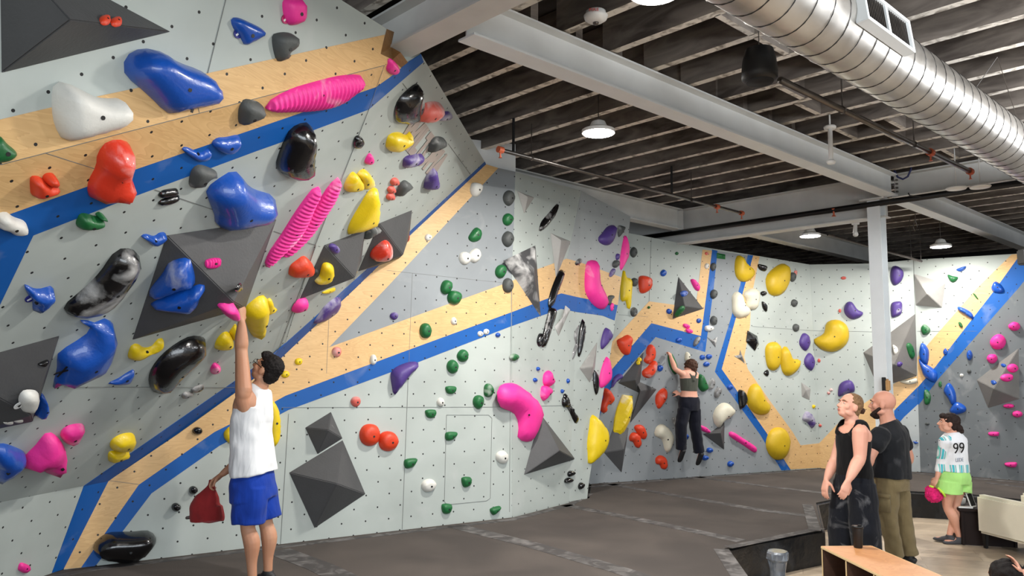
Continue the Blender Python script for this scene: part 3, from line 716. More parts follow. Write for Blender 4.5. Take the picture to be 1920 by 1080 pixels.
def blob_mesh(pl, Ppx, h, sharp=False, ribs=0, tilt=.3, lump=.0, off=0.0):
    Q = []
    for x, y in Ppx: Q.append(pl.uv(pl.at(x, y, .02+off)))
    O2 = Q if sharp else smooth_outline(Q, 26)
    if sharp:
        O3 = []
        for i in range(len(Q)):
            a, b = Q[i], Q[(i+1) % len(Q)]
            for j in range(4): O3.append((a[0]+(b[0]-a[0])*j/4, a[1]+(b[1]-a[1])*j/4))
        O2 = O3
    xs = [q[0] for q in O2]; ys = [q[1] for q in O2]; W, H = max(xs)-min(xs), max(ys)-min(ys)
    st = max(min(W, H)/7.0, max(W, H)/16.0) if not ribs else max(W, H)/110; ins = []
    y = min(ys)+st/2; r = 0
    while y < max(ys):
        x = min(xs)+st/2+(st/2 if r % 2 else 0)
        while x < max(xs):
            if inpoly(x, y, O2):
                d = sdist(x, y, O2)
                if d > st*.3: ins.append((x, y, d))
            x += st
        y += st*.87; r += 1
    dm = max([i[2] for i in ins], default=min(W, H)/2)
    if h is None: h = min(.17, max(.028, dm*1.0))
    cy_ = (max(ys)+min(ys))/2; cx_ = (max(xs)+min(xs))/2
    sxx = sum((q[0]-cx_)**2 for q in O2); syy = sum((q[1]-cy_)**2 for q in O2); sxy = sum((q[0]-cx_)*(q[1]-cy_) for q in O2)
    ax = .5*math.atan2(2*sxy, sxx-syy)
    def hf(x, y, d):
        f = min(1, d/(dm*.85)); z = h*(.16+.84*(1-(1-f)**2.2)**(1/1.7)) if not sharp else h*(.2+.8*f)
        z *= 1+tilt*(y-cy_)/max(H, 1e-4)
        if ribs: z += math.sin(((x-cx_)*math.cos(ax)+(y-cy_)*math.sin(ax))*ribs)*.006
        if lump: z += lump*h*mnoise.noise(Vector((x*14, y*14, h*30)))*f
        return z
    V2 = [Vector(q) for q in O2]+[Vector(i[:2]) for i in ins]; n = len(O2)
    vv, ee, ff, ov, oe, of = delaunay_2d_cdt(V2, [(i, (i+1) % n) for i in range(n)], [list(range(n))], 1, 1e-6)
    bm = bmesh.new(); top = []
    for v in vv:
        d = sdist(v.x, v.y, O2); top.append(bm.verts.new(pl.a+pl.u*v.x+pl.v*v.y+pl.n*(off+hf(v.x, v.y, d))))
    for f in ff:
        try: bm.faces.new([top[i] for i in f])
        except ValueError: pass
    rim = [e for e in bm.edges if len(e.link_faces) == 1]
    low = {}
    for e in rim:
        for v in e.verts:
            if v not in low: low[v] = bm.verts.new(v.co-pl.n*((v.co-pl.a).dot(pl.n)-off+.004))
    for e in rim:
        a, b = e.verts; bm.faces.new((a, b, low[b], low[a]))
    loose = [v for v in bm.verts if not v.link_faces]; bmesh.ops.delete(bm, geom=loose, context='VERTS')
    bmesh.ops.recalc_face_normals(bm, faces=bm.faces)
    return bm, h, dm, O2, hf, (cx_, cy_)
def cross_tape(o, pl, x, y, off, L=.09):
    p = pl.at(x, y, off); bm = bmesh.new()
    for a in (.35, 1.5):
        d = pl.u*math.cos(a)+pl.v*math.sin(a); Rx = Matrix((d, pl.n.cross(d), pl.n)).transposed(); add_box(bm, p, L, .014, .004, Rx)
    link('tape_cross', bm, M['black'], o)
def disc_tag(pl, x, y, m, label):
    p = pl.at(x, y, .006); bm = bmesh.new(); add_tube(bm, [p-pl.n*.004, p+pl.n*.003], .026, 18)
    o = tag(link('number_tag', bm, M[m]), label, 'tag'); bm = bmesh.new(); d = (pl.u*.6+pl.v*.8).normalized()
    add_box(bm, p+pl.n*.004, .034, .010, .002, Matrix((d, pl.n.cross(d), pl.n)).transposed()); link('tag_marking', bm, M['white'], o)
def hold(col, t, s, label, h=None, w=None, bolt=None, k=1, **kw):
    P = outline(t, s); cx_ = sum(p[0] for p in P)/len(P); cy_ = sum(p[1] for p in P)/len(P)
    pl = plane_at(cx_, cy_, w)
    if pl is None: print('NO PLANE', label); return
    extra = kw.pop('more', None)
    bm, hh, dm, O2, hf, c = blob_mesh(pl, P, h, **kw)
    o = link('climbing_hold', bm, hm(col, k), None, not kw.get('sharp'))
    if extra:
        for es in extra:
            b2 = blob_mesh(pl, outline(t, es), h, **kw)[0]; link('hold_lobe', b2, hm(col, k), o, not kw.get('sharp'))
    tag(o, label, 'climbing hold', {'blue': 'blue', 'pink': 'pink', 'yellow': 'yellow', 'mustard': 'yellow', 'green': 'green', 'orange': 'orange', 'coral': 'coral', 'red': 'orange', 'purple': 'purple', 'black': 'black', 'white': 'white', 'cream': 'cream', 'grey': 'grey', 'chrome': 'black'}[col]+' climbing holds')
    # bolt hole
    if bolt is not False:
        if bolt: bx, by = px(t, bolt)[0]; q = pl.uv(pl.at(bx, by, hh*.7))
        else: q = (c[0]+dm*.18, c[1]-dm*.12)
        if not inpoly(q[0], q[1], O2): q = c
        if inpoly(q[0], q[1], O2):
            z = hf(q[0], q[1], sdist(q[0], q[1], O2)); rb = min(.011, dm*.22)
            bb = bmesh.new(); p = pl.a+pl.u*q[0]+pl.v*q[1]
            add_tube(bb, [p+pl.n*(z-.012), p+pl.n*(z+.0015)], rb, 10); link('bolt', bb, M['black'], o)
    return o
# --- volumes
volume('t0', '15,545 1278,238 0,-440', '530,150', .34, 'big dark grey triangular volume cut off by the top left corner')
volume('t8', '-420,600 445,362 245,1003 -300,1115', '232,955', .2, 'grey faceted volume at the left edge carrying a white five-sided hold')
volume('p', '313,442 518,412 460,578 249,637', '438,566', .33, 'largest dark grey pyramid volume on the overhanging wall above the white-vested climber')
volume('t5', '515,760 818,646 790,880 330,1165', '742,1005', .2, 'dark grey volume with two yellow holds left of its twin')
volume('t5', '925,597 1170,498 1150,690 1060,872 768,955', '1104,832', .2, 'dark grey volume on the blue stripe with a chalky red hold')
volume('t9', '370,1048 562,930 648,1128 462,1245', '545,1065', .16, 'smaller dark grey volume tucked above the big diamond volume')
volume('t13', '250,305 650,62 820,465 440,720', '606,388', .26, 'big dark grey diamond-shaped volume low on the front wall')
volume('t6', '40,352 168,400 92,520', '118,395', .06, 'small pale triangular volume near the top of the front wall', 'lightvolume', k=1)
volume('p', '944,489 1004,460 1014,594', '1001,513', .13, 'long pointed volume with chalky white top and black lower face', 'volume', k=2)
volume('t6', '290,668 440,730 330,1005', '368,722', .1, 'pale long triangular volume with a chalky patch on the front wall', 'lightvolume', k=1)
volume('t10', '400,130 438,162 405,235 350,360 320,290 372,225', '380,222', .07, 'small pale twisted volume on the lower edge of the blue stripe', 'lightvolume', k=2)
volume('t10', '508,602 640,405 622,600 585,708', '606,592', .12, 'pale kite-shaped volume with a dark lower tip near the wall end', 'lightvolume', k=1)
volume('p', '1014,777 1079,861 983,890', '1049,845', .24, 'big dark grey pyramid volume under the bent pink hold')
volume('t10', '795,712 988,478 950,785', '925,690', .15, 'tall dark grey volume with two tiny yellow holds on the back wall', w='E')
volume('t10', '925,690 1085,760 885,1015 950,785', '962,770', .14, 'dark grey winged volume left of the climber on the back wall', w='E')
volume('t14', '690,155 770,-60 875,-30 822,305', '838,130', .15, 'grey downward-pointing volume near the foot of the back wall', w='E')
volume('p', '1272,519 1319,579 1261,598', '1284,574', .14, 'dark grey spear-shaped volume on the plywood band of the back wall', w='E')
volume('c', '530,782 600,765 713,680 710,915', '680,775', .12, 'dark grey triangular volume right of the climber\'s feet', w='E')
volume('t11', '715,485 1110,190 1116,660 960,708 820,732', '945,574', .4, 'huge grey pyramid volume partly hidden by the steel column', 'litvolume', w='F', k=0)
volume('t11', '250,708 320,755 312,840 255,815', '285,770', .06, 'small grey diamond volume by the corner of the back wall', w='E', col='lightvolume')
volume('t7', '1095,975 1330,1045 1305,1228 1108,1210', '1195,1125', .25, 'pale grey volume high on the right wall beside the lamp glare', 'lightvolume', w='G')
volume('t11', '1565,690 1740,555 1880,452 1886,832 1650,900', '1692,755', .25, 'big grey volume carrying pink holds on the right wall', 'litvolume', w='G', k=0)
# --- holds: colour, tile, outline, label
H = hold
H('white', 't0', '460,615 520,630 700,720 800,740 900,740 950,790 962,860 930,930 850,975 700,1020 560,1055 480,1045 430,960 405,860 402,720 420,640', 'big white saddle-shaped hold on the plywood at upper left', .15, bolt='733,872', k=0)
H('blue', 't0', '945,470 980,410 1060,370 1150,370 1240,405 1330,465 1480,520 1570,580 1620,670 1622,770 1540,800 1400,825 1270,850 1180,770 1060,660 955,565', 'big glossy blue hold above the plywood band at upper left', .17, bolt='1235,776', k=0)
H('orange', 't0', 'e:803,130,85,60,25', 'small orange pocket hold on the top left volume, left one of the pair', .02)
H('orange', 't0', 'e:888,142,85,60,25', 'small orange pocket hold on the top left volume, right one of the pair', .02)
H('blue', 'p', '437,38 447,33 470,42 497,57 497,68 480,78 463,85 455,72 442,55', 'small glossy blue hooked hold near the top between blue and dark grey holds', k=0)
H('grey', 'p', '455,197 465,190 485,193 497,205 490,218 470,228 452,235 450,212', 'dark grey hold just left of the long ribbed pink hold')
H('green', 't4', '0,-60 60,0 120,50 138,90 90,130 20,145 -60,140 -80,0', 'chalky green hold cut off by the left edge', k=1)
H('pink', 't1', '215,20 240,-10 330,-15 365,20 372,90 365,160 280,192 235,160 218,90', 'pink block hold at the top edge above the dark grey hook', .07, k=0)
H('grey', 't1', '135,280 170,250 250,245 310,280 312,330 290,380 240,400 275,420 185,465 150,400', 'dark grey hook-shaped hold under the pink block at the top', .07, k=0)
H('pink', 't1', '80,820 110,770 250,690 450,630 650,580 770,570 812,590 790,640 700,710 640,760 540,805 400,830 250,838 110,840', 'long ribbed pink hold lying across the plywood and blue stripe', .08, ribs=190, bolt='493,710')
H('pink', 't1', '1000,490 1020,450 1060,480 1078,515 1050,560 1020,565 990,530', 'small chalky pink hold at the top corner of the plywood')
H('black', 't1', '1190,650 1232,645 1222,760 1212,870 1140,930 1070,925 1048,880 1060,800 1100,730', 'tall glossy black hold near the top corner of the right overhang', .1, k=0)
H('black', 't1', '1225,730 1250,715 1252,800 1225,860 1200,870 1200,780', 'thin black and white hold against the tall glossy black one', .06, k=2)
H('coral', 't1', '1215,880 1240,820 1300,775 1380,775 1390,810 1350,870 1290,915 1220,910', 'chalky coral round hold beside the tall black hold near the ceiling', k=2)
H('purple', 't1', '1375,890 1400,850 1460,845 1470,865 1440,900 1380,912', 'small chalky purple hold nearest the ceiling edge', k=2)
H('yellow', 'p', '727,270 733,255 750,250 763,255 770,248 771,262 757,275 740,286 728,280', 'yellow hold at the start of the grey lettering')
H('grey', 'p', '804,285 812,262 825,258 835,262 830,272 815,282', 'dark grey hold covering part of the grey lettering')
H('black', 'p', '666,278 669,262 676,257 683,263 680,272 673,280', 'tiny black hold left of the yellow hold by the lettering')
H('pink', 't5', '830,130 860,80 885,100 885,130 860,160 832,155', 'tiny pink hold above the yellow pair on the right overhang')
H('purple', 't5', '1113,150 1125,110 1180,88 1250,80 1240,115 1190,160 1120,182', 'purple wedge hold under the grey lettering')
H('purple', 't5', '1338,185 1350,215 1365,290 1340,330 1275,342 1270,310 1290,240', 'purple teardrop hold below the end of the lettering')
H('black', 'p', '521,317 523,300 535,268 548,244 570,233 584,236 585,262 583,290 586,308 578,322 555,335 535,330', 'big glossy black hold under the blue stripe with a chalky edge', .14, k=0)
H('blue', 'p', '390,363 398,350 430,328 443,324 452,330 463,345 480,358 512,368 514,375 503,395 485,412 470,415 413,426 405,405', 'big glossy blue hold resting above the largest pyramid volume', .16, k=0)
H('yellow', 't5', '680,300 700,260 740,218 790,265 800,310 770,345 690,362 672,330', 'yellow hold, lower left one of the touching yellow pair')
H('yellow', 't5', '770,235 825,198 880,260 882,300 830,340 795,340 795,290', 'yellow hold, upper right one of the touching yellow pair')
for cx_, cy_, lb in ((1047, 290, 'top'), (1024, 348, 'middle'), (1016, 400, 'bottom')): H('coral', 't5', 'e:%d,%d,62,52,-30' % (cx_, cy_), 'small coral hold, %s one of the stacked three beside a grey hold' % lb, k=1)
H('grey', 't5', '1055,390 1075,330 1110,285 1140,285 1175,320 1120,345 1090,385', 'dark grey hold right of the three stacked coral holds')
H('pink', 't5', '480,330 490,350 440,450 390,580 300,720 180,840 95,925 75,915 110,820 200,690 300,530 400,390 450,335', 'long ribbed pink spindle hold, left one of the twin spindles', .07, ribs=190)
H('pink', 't5', '625,260 642,275 600,400 540,500 480,590 400,700 280,820 225,855 210,840 300,700 400,560 480,440 560,320', 'long ribbed pink spindle hold, right one of the twin spindles', .06, ribs=190)
H('yellow', 't5', '895,335 915,345 922,450 910,570 880,610 800,650 710,682 697,665 720,590 790,470 850,370', 'large yellow leaf-shaped hold above the two dark volumes', .1, k=0)
H('grey', 't5', '815,715 850,630 880,615 940,640 930,655 890,670 850,700', 'small dark grey hold between the two dark volumes', w='B2')
H('red', 't5', '860,850 880,800 950,740 990,735 1025,780 1020,830 980,860 900,872', 'chalky red hold on the dark volume beside the blue stripe', k=2)
H('orange', 't5', '255,970 270,920 320,880 370,850 425,900 425,940 380,985 290,997 258,990', 'orange hold below the twin pink spindles', k=0)
H('purple', 't5', '560,770 580,748 610,760 630,790 620,825 590,820', 'small chalky purple hold on the left of the two dark volumes', k=2)
H('yellow', 't5', '445,1035 480,1000 495,940 510,905 550,902 585,930 585,1000 540,1045 470,1055', 'yellow bean-shaped hold on the left of the two dark volumes')
H('yellow', 't5', '715,965 740,925 768,940 765,970 735,985', 'tiny yellow hold at the lower right corner of the dark volume', .02, w='B2')
H('grey', 't5', '435,970 460,950 475,965 460,990', 'tiny grey hold left of the yellow bean-shaped hold', .02)
H('yellow', 't9', '505,42 600,5 592,30 545,52', 'thin yellow hold peeping out beneath the dark volume', .02, w='B2')
H('coral', 't5', '1128,735 1148,672 1154,705 1135,748', 'narrow coral hold at the right tip of the dark volume', .03, w='B2')
H('white', 't5', '1612,320 1630,288 1690,300 1700,340 1670,390 1630,390 1610,350', 'white round hold near the upper end of the plywood band', k=0)
H('white', 't5', '1270,695 1290,672 1325,690 1310,722 1280,722', 'small white hold halfway down the long plywood band', k=0)
H('green', 't5', '1600,690 1650,625 1690,650 1690,710 1640,735 1605,720', 'green hold with a chalky top above the white round pair')
H('white', 't5', 'e:1570,855,90,100', 'white round hold, left one of the pair on grey paint', k=0)
H('white', 't5', 'e:1645,835,85,112,10', 'white round hold, right one of the pair on grey paint', k=0)
H('green', 't5', 'e:1838,955,85,105,15', 'green hold left of the long pointed volume')
H('grey', 'p', 'e:955,371,21,29', 'dark grey hold at the top of the column of holds near the small pale volume')
H('green', 'p', 'e:953,411,19,24', 'green hold between two dark grey holds high on the front wall')
H('grey', 'p', 'e:953,448,21,29', 'dark grey hold just above the long pointed volume')
H('grey', 'p', 'e:953,535,20,27', 'dark grey hold on the plywood left of the pointed volume', w='C')
H('green', 'p', 'e:838,538,22,27,15', 'green hold, upper left of the touching green two on the plywood edge')
H('green', 'p', 'e:853,558,26,28,15', 'green hold, lower right of the touching green two on the plywood edge')
H('green', 'p', 'e:799,620,23,29', 'green chalk-topped hold alone on the plywood of the front wall')
H('white', 'p', 'e:852,602,11,15', 'tiny white hold on the plywood right of the green hold', k=0)
H('purple', 'p', 'e:740,592,16,15', 'tiny purple hold on the grey triangle of the front wall')
H('purple', 't9', '440,270 470,220 520,150 590,90 630,75 642,100 620,160 560,220 490,265', 'long chalky purple hold on the narrow blue stripe', .06, k=2, w='B2')
H('pink', 't9', '280,180 300,130 340,90 378,75 380,120 350,160 300,185', 'pink wedge hold beneath the left tip of the dark volume', k=0, w='B2')
H('yellow', 'z', '690,280 760,220 850,150 940,130 965,160 955,300 940,450 915,580 940,650 920,690 840,735 770,740 700,620 650,450 640,360', 'large yellow shell-shaped hold behind the raised forearm', .12, w='B1', k=0)
H('yellow', 'z', '960,250 985,190 1030,175 1060,210 1080,290 1135,340 1130,360 1050,375 960,420 945,380', 'yellow hold with a white nose, right of the large yellow shell', w='B1')
H('yellow', 'z', '200,890 230,800 300,710 360,680 410,690 455,780 450,850 400,900 300,930 205,920', 'yellow round hold left of the raised arm\'s elbow', w='B1')
H('yellow', 'z', '420,690 470,610 515,560 540,700 520,790 460,790', 'yellow hold half hidden behind the raised forearm', .05, w='B1')
H('yellow', 'p', 'e:561,678,15,14', 'tiny yellow hold on the plywood, upper of two beside the climber\'s head', k=0)
H('yellow', 'p', 'e:536,702,16,14', 'tiny yellow hold on the plywood touching the view of the climber\'s hair', k=0)
H('coral', 'p', 'e:632,660,18,20', 'small coral and white hold at the point of the grey triangle', k=2)
H('white', 'p', 'e:701,674,13,20', 'small white hold on the upper edge of the blue stripe', k=0)
H('white', 'p', 'e:902,626,11,11', 'tiny white hold on the blue stripe, left one of two', k=0)
H('white', 'p', 'e:913,622,11,11', 'tiny white hold on the blue stripe, right one of two', k=0)
H('blue', 'p', 'e:935,628,9,9', 'tiny blue hold just under the blue stripe of the front wall', k=0)
H('purple', 't9', '1015,640 1060,590 1150,555 1210,555 1215,590 1160,650 1110,710 1045,800 1025,740', 'large purple half-moon hold hanging below the blue stripe', .12, k=0)
H('green', 't9', 'e:1555,508,82,97', 'green hold under the blue stripe, upper of the two close together')
H('green', 't9', 'e:1478,590,85,102', 'green hold under the blue stripe, lower of the two close together')
H('green', 't9', '1430,740 1503,740 1500,780 1470,797 1435,785', 'small flat-topped green hold above the white and coral specks', k=0)
H('green', 't9', '1277,918 1352,916 1348,965 1315,978 1285,965', 'small flat-topped green hold above the panel hatch', k=0)
H('green', 't9', 'e:1748,770,74,105', 'green tagged hold left of the bent pink hold, upper one')
H('green', 't9', 'e:1672,855,82,105', 'green tagged hold left of the bent pink hold, lower one')
H('coral', 'p', 'e:668,753,19,20', 'small coral and white hold between blue stripe and orange pair', k=2)
H('white', 'p', 'e:827,754,14,17', 'small chalky white hold above the hatch panel', k=0)
H('green', 'p', 'e:966,670,15,14', 'small green hold left of the black club-shaped holds')
H('pink', 'p', '935,735 942,722 960,718 978,726 1000,745 1012,760 1015,780 1010,800 1000,825 985,828 973,820 975,800 970,780 958,770 945,766 937,755', 'large bent hot pink hold above the big pyramid volume', .13, k=0, w='C2')
H('orange', 'p', 'e:694,815,38,42', 'round orange hold, left one of the touching pair', .08, k=0)
H('orange', 'p', 'e:729,827,37,39', 'round orange hold, right one of the touching pair', .08, k=0)
for s, lb in (('1120,210 1205,198 1208,225 1180,265 1125,272', 'small green hold left of the hatch panel'), ('1430,5 1505,0 1512,20 1480,60 1430,62', 'small green hold at the upper left of the hatch panel'),
              ('1548,345 1612,340 1620,380 1600,410 1560,412', 'small green hold inside the hatch panel'), ('1400,545 1468,543 1472,580 1455,612 1408,610', 'small green hold at the lower left corner of the hatch panel'),
              ('1765,575 1830,555 1835,580 1790,625 1765,605', 'small green hold near the mat right of the hatch panel')): H('green', 't13', s, lb, .05, k=0)
H('white', 't13', 'e:1300,402,106,100,-15', 'round white hold left of the hatch panel', k=0)
H('white', 't13', 'e:1850,190,88,98,-20', 'round white hold right of the hatch panel', k=0)
H('yellow', 'm', '700,470 760,490 800,540 830,640 835,780 810,870 765,895 720,880 700,700', 'long bright yellow hold sticking out behind the white vest', .14, w='C', k=0)
H('yellow', 'm', '360,780 380,745 420,720 470,780 450,860 412,862 370,825', 'yellow hold peeping out in front of the white vest', .05, w='C', k=0)
H('black', 'p', 'e:371,808,19,15', 'round black hold on the plywood before the climber\'s chest', .05, k=0)
H('black', 'p', 'e:363,920,17,16', 'round black hold above the red chalk bag', .05, k=0)
H('black', 'p', 'e:331,952,18,17', 'round black hold left of the red chalk bag', .05, k=0)
H('black', 't12', '700,870 720,820 800,760 880,750 1000,748 1110,740 1165,780 1170,830 1130,890 1050,960 950,985 850,975 760,960 710,910', 'huge glossy black pebble hold at the foot of the striped wall', .2, k=0)
H('pink', 't12', '150,1025 170,985 235,1010 235,1040 200,1065 155,1045', 'small pink hold at the bottom left corner', k=0)
H('yellow', 't12', '835,100 860,60 930,25 1000,20 1015,50 990,110 940,140 850,140', 'yellow hold beside the dark blue stripe, upper part of a stack of two')
H('yellow', 't12', '820,210 830,160 900,150 960,145 975,175 930,200 840,232', 'yellow hold beside the dark blue stripe, lower part of a stack of two', k=0)
H('pink', 't12', '160,240 230,160 300,90 330,40 380,15 430,40 470,90 495,160 470,220 440,290 390,318 340,300 280,240 180,268', 'big lumpy pink hold at lower left', .14, k=0, lump=.5)
H('pink', 'p', '116,820 120,808 135,800 158,798 155,812 147,827 135,836 122,830', 'chalky pink hold just right of the big lumpy pink one', k=2)
H('blue', 't12', '-60,110 0,105 60,105 190,160 170,200 100,270 0,350 -60,360', 'blue hold cut off by the left edge low down', .12, k=0)
H('yellow', 't8', '970,520 1000,440 1050,435 1090,460 1150,450 1190,400 1230,390 1230,430 1180,480 1100,510 1060,545 990,545', 'yellow banana-shaped hold below the largest pyramid volume', .05)
H('blue', 't8', '410,755 440,620 450,500 560,430 700,320 615,260 650,250 720,275 790,243 840,260 850,320 820,440 790,530 720,600 600,650 480,720', 'big blue whale-shaped hold at left', .16, k=0)
H('blue', 't8', '825,730 900,690 960,650 1015,625 1000,680 960,730', 'small blue fin-shaped hold on the panel seam', .04, k=0)
H('black', 't8', '1125,700 1140,630 1200,540 1300,450 1420,380 1500,372 1545,395 1500,480 1420,560 1340,650 1290,720 1280,750 1170,788 1135,750', 'big black slab hold below the yellow banana-shaped hold', .13, k=0)
H('black', 'p', '123,582 128,572 160,545 190,515 215,480 235,469 255,473 262,485 255,505 240,530 215,565 180,588 150,594 128,590', 'long black chalk-smeared hold left of the largest pyramid volume', .11, k=2)
H('blue', 't8', '200,-10 270,20 330,20 400,0 400,40 350,110 310,150 262,185 255,110 215,50', 'blue horned hold near the left edge above the whale-shaped hold', .08)
H('black', 't8', '300,575 370,545 375,570 350,600 310,590', 'tiny black hold on the left edge volume', .02)
H('white', 't8', '155,850 190,790 270,785 300,810 290,880 265,935 235,950 175,930', 'white five-sided hold with a round number 4 tag', .05, k=0, w='B1', off=.17)
H('blue', 't8', '270,960 320,800 355,880 350,910 330,945', 'blue hold behind the white five-sided hold', .08, k=0, w='B1')
H('white', 't8', '15,1000 60,985 100,988 105,1020 60,1033 20,1020', 'low white pad hold on the volume edge, left of two', .03, k=0, w='B1', off=.1)
H('white', 't8', '85,985 165,975 178,1005 130,1018 95,1005', 'low white pad hold on the volume edge, right of two', .03, k=0, w='B1', off=.1)
H('pink', 't4', '1560,870 1650,855 1660,900 1640,930 1565,930', 'pink ribbed knob with chalk around it on the largest pyramid volume', .03, ribs=300)
H('blue', 'p', '280,548 305,515 318,495 350,487 360,500 365,535 340,540 310,555 285,560', 'blue hold on the largest pyramid volume, upper of two', .1, k=1)
H('blue', 't8', '1130,130 1230,80 1400,20 1500,-15 1540,10 1500,80 1450,175 1300,160 1150,140', 'blue hold on the largest pyramid volume, lower of two', .1, k=0)
hand_hold = H('pink', 'z', '250,290 330,230 440,210 500,300 510,400 440,440 400,450 330,400 290,340', 'pink fluted hold on the volume edge gripped by the white-vested climber', .10, k=1, w='B1', off=.28)
H('black', 't8', '1790,20 1820,-30 1832,0 1800,40', 'tiny black hold on the right facet of the largest pyramid volume', .02)
H('pink', 't8', '1590,610 1620,570 1660,600 1640,635 1595,650', 'small pink hold between the black slab and the blue stripe')
H('black', 't8', '1370,815 1400,790 1455,790 1440,810 1385,838', 'small black and white hold above the blue stripe, left of two', .03, k=2)
H('black', 't8', '1445,770 1480,745 1535,735 1525,765 1480,792 1450,785', 'small black and white hold above the blue stripe, right of two', .03, k=2)
H('orange', 't4', '240,270 260,255 310,260 370,300 435,305 420,340 330,385 255,398 240,350', 'orange two-lobed hold on the plywood at the left', .07, more=['330,275 350,240 400,232 428,260 400,305 350,300'])
H('red', 't4', '740,110 780,30 820,0 860,-15 960,-10 968,60 950,150 965,200 990,280 975,350 940,410 870,437 810,420 770,400 720,412 675,395 670,320 700,240 735,180', 'big glossy red lumpy hold with chalk down its middle', .15, k=1, lump=.5, bolt='912,265')
H('white', 't4', '-20,540 0,535 60,525 110,560 190,590 212,630 190,670 110,683 50,650 0,640 -20,620', 'white double-hole hold at the left end of the blue stripe', .06, k=0)
H('green', 't4', '585,600 610,540 660,535 720,555 775,560 775,600 700,635 620,642 590,630', 'chalky green hold under the blue stripe at left', .06, k=1, more=['730,545 755,525 790,545 780,562'])
H('blue', 't4', '1072,705 1110,690 1170,705 1210,680 1252,680 1230,720 1160,770 1110,735', 'small blue smile-shaped hold at the top left corner of the largest volume', .05, k=0)
H('blue', 't4', '1375,50 1410,35 1470,60 1520,80 1570,45 1595,70 1570,120 1510,140 1440,110', 'blue curved hold on the blue stripe, left of two')
H('blue', 'p', '400,272 410,262 428,260 448,256 452,265 445,278 430,290 412,285', 'blue curved hold on the blue stripe, right of two')
H('grey', 't4', '1440,330 1435,260 1455,200 1500,168 1560,180 1630,215 1625,245 1560,260 1545,310', 'dark grey hold under the pair of blue curved holds', .06)
H('black', 't4', '1200,400 1230,365 1300,350 1342,350 1335,385 1230,415', 'flat black hold, upper half of the split oval pair', .03, k=1)
H('black', 't4', '1200,455 1240,425 1350,395 1340,430 1270,465 1210,470', 'flat black hold, lower half of the split oval pair', .03, k=1)
# front wall, right part
H('black', 't6', '345,447 358,470 330,540 270,620 220,655 212,640 230,580 290,510', 'slim glossy black spindle hold high on the front wall', .04)
H('purple', 't6', '655,700 680,670 720,620 765,608 775,650 750,740 710,760 660,735', 'purple chalky hold high at the grey wall end', .09, k=1)
H('grey', 't6', '800,615 845,620 840,650 805,698', 'small dark grey wedge hold at the top right corner of the wall end')
H('pink', 't6', '850,685 875,720 885,800 875,860 825,948 815,900 825,800', 'hot pink leaf hold at the top edge of the wall end', .04, k=0, w='D')
H('grey', 't6', 'e:915,812,55,78', 'dark grey hold at the top left of the back wall')
H('purple', 't6', 'e:797,845,26,52', 'small purple hold left of the hot pink leaf')
H('grey', 't6', 'e:783,900,48,60,20', 'grey hold beneath the small purple one at the wall end')
H('purple', 't6', 'e:757,965,30,75,25', 'chalky purple sliver hold on the plywood at the wall end', k=2, w='D')
H('black', 't6', '470,890 500,862 525,858 528,885 500,910 475,908', 'small black and white hold at the peak of the plywood band', .03, k=2)
H('pink', 'p', '1100,497 1108,488 1117,490 1120,510 1122,530 1130,545 1138,560 1138,575 1130,580 1118,575 1105,560 1098,540', 'large hot pink hanging hold crossing plywood and blue stripe', .12, k=1)
H('yellow', 'p', '1165,520 1171,505 1176,520 1186,525 1185,560 1183,578 1177,578 1174,564 1165,563', 'yellow forked upright hold at the top left of the back wall', .06, k=0, w='E')
H('grey', 't6', 'e:922,1035,50,66', 'dark grey hold right of the yellow forked hold')
H('orange', 'p', '1199,520 1210,517 1222,523 1222,540 1208,550 1200,545', 'orange hold high on the back wall right of a dark grey hold', .08)
H('blue', 'p', 'e:1245,512,11,13', 'small blue hold high in the middle of the back wall', k=0)
H('green', 'p', 'e:1270,475,6,6', 'tiny dark green hold near the top of the back wall', k=0)
H('coral', 'p', 'e:1326,475,7,6', 'tiny coral hold at the top of the plywood strip')
H('pink', 'p', '1296,525 1303,524 1312,534 1312,545 1304,542', 'pink hold above the spear-shaped volume', k=0)
H('green', 'p', '1345,474 1361,477 1361,486 1345,484', 'green rectangular hold at the top of the blue strip', .04, k=0, sharp=True)
H('mustard', 't6', '1675,900 1690,840 1720,840 1760,900 1810,940 1815,985 1780,1025 1720,1030 1680,980', 'mustard drop-shaped hold at the top of the second blue strip', .12, k=0)
H('white', 'p', 'e:1326,499,8,11', 'tiny white hold on the plywood strip beside the blue strip', k=0)
H('grey', 'p', 'e:1338,500,10,16', 'grey hold on the upper blue strip of the back wall')
H('black', 't6', '1850,900 1915,915 1905,955 1860,940', 'small black and white angular hold right of the mustard drop', .04, k=1)
H('blue', 't10', 'e:1295,40,50,44,20', 'blue hold on the spear-shaped volume', k=1)
H('green', 't10', '1225,205 1270,145 1300,150 1245,222', 'green bar hold across the foot of the spear-shaped volume', .04, k=0)
H('black', 'p', '1050,508 1057,506 1058,520 1045,550 1040,570 1033,578 1029,572 1033,550 1042,525', 'black club-shaped hold crossing the blue stripe, upper one', .05, k=1)
H('black', 't10', '285,150 325,150 335,180 300,300 265,420 240,445 225,420 250,300 275,200', 'black club-shaped hold below the blue stripe, lower one', .05, more=['195,400 210,345 235,345 240,420 210,440'])
H('black', 't10', '535,232 555,290 545,400 515,515 500,490 510,330', 'tall thin black spindle hold near the wall end', .04, k=0)
H('chrome', 't10', '470,350 515,270 500,340 495,420 500,450 455,548 460,470 485,420', 'thin black and white hold left of the thin black spindle', .03, k=2)
H('black', 't10', '620,612 655,660 660,740 640,805 620,740 615,660', 'black spindle hold below the kite-shaped volume', .03, k=0)
H('pink', 't10', '715,515 745,590 745,690 672,752 668,650', 'hot pink crystal hold on the edge of the wall end', .06, k=0, w='D')
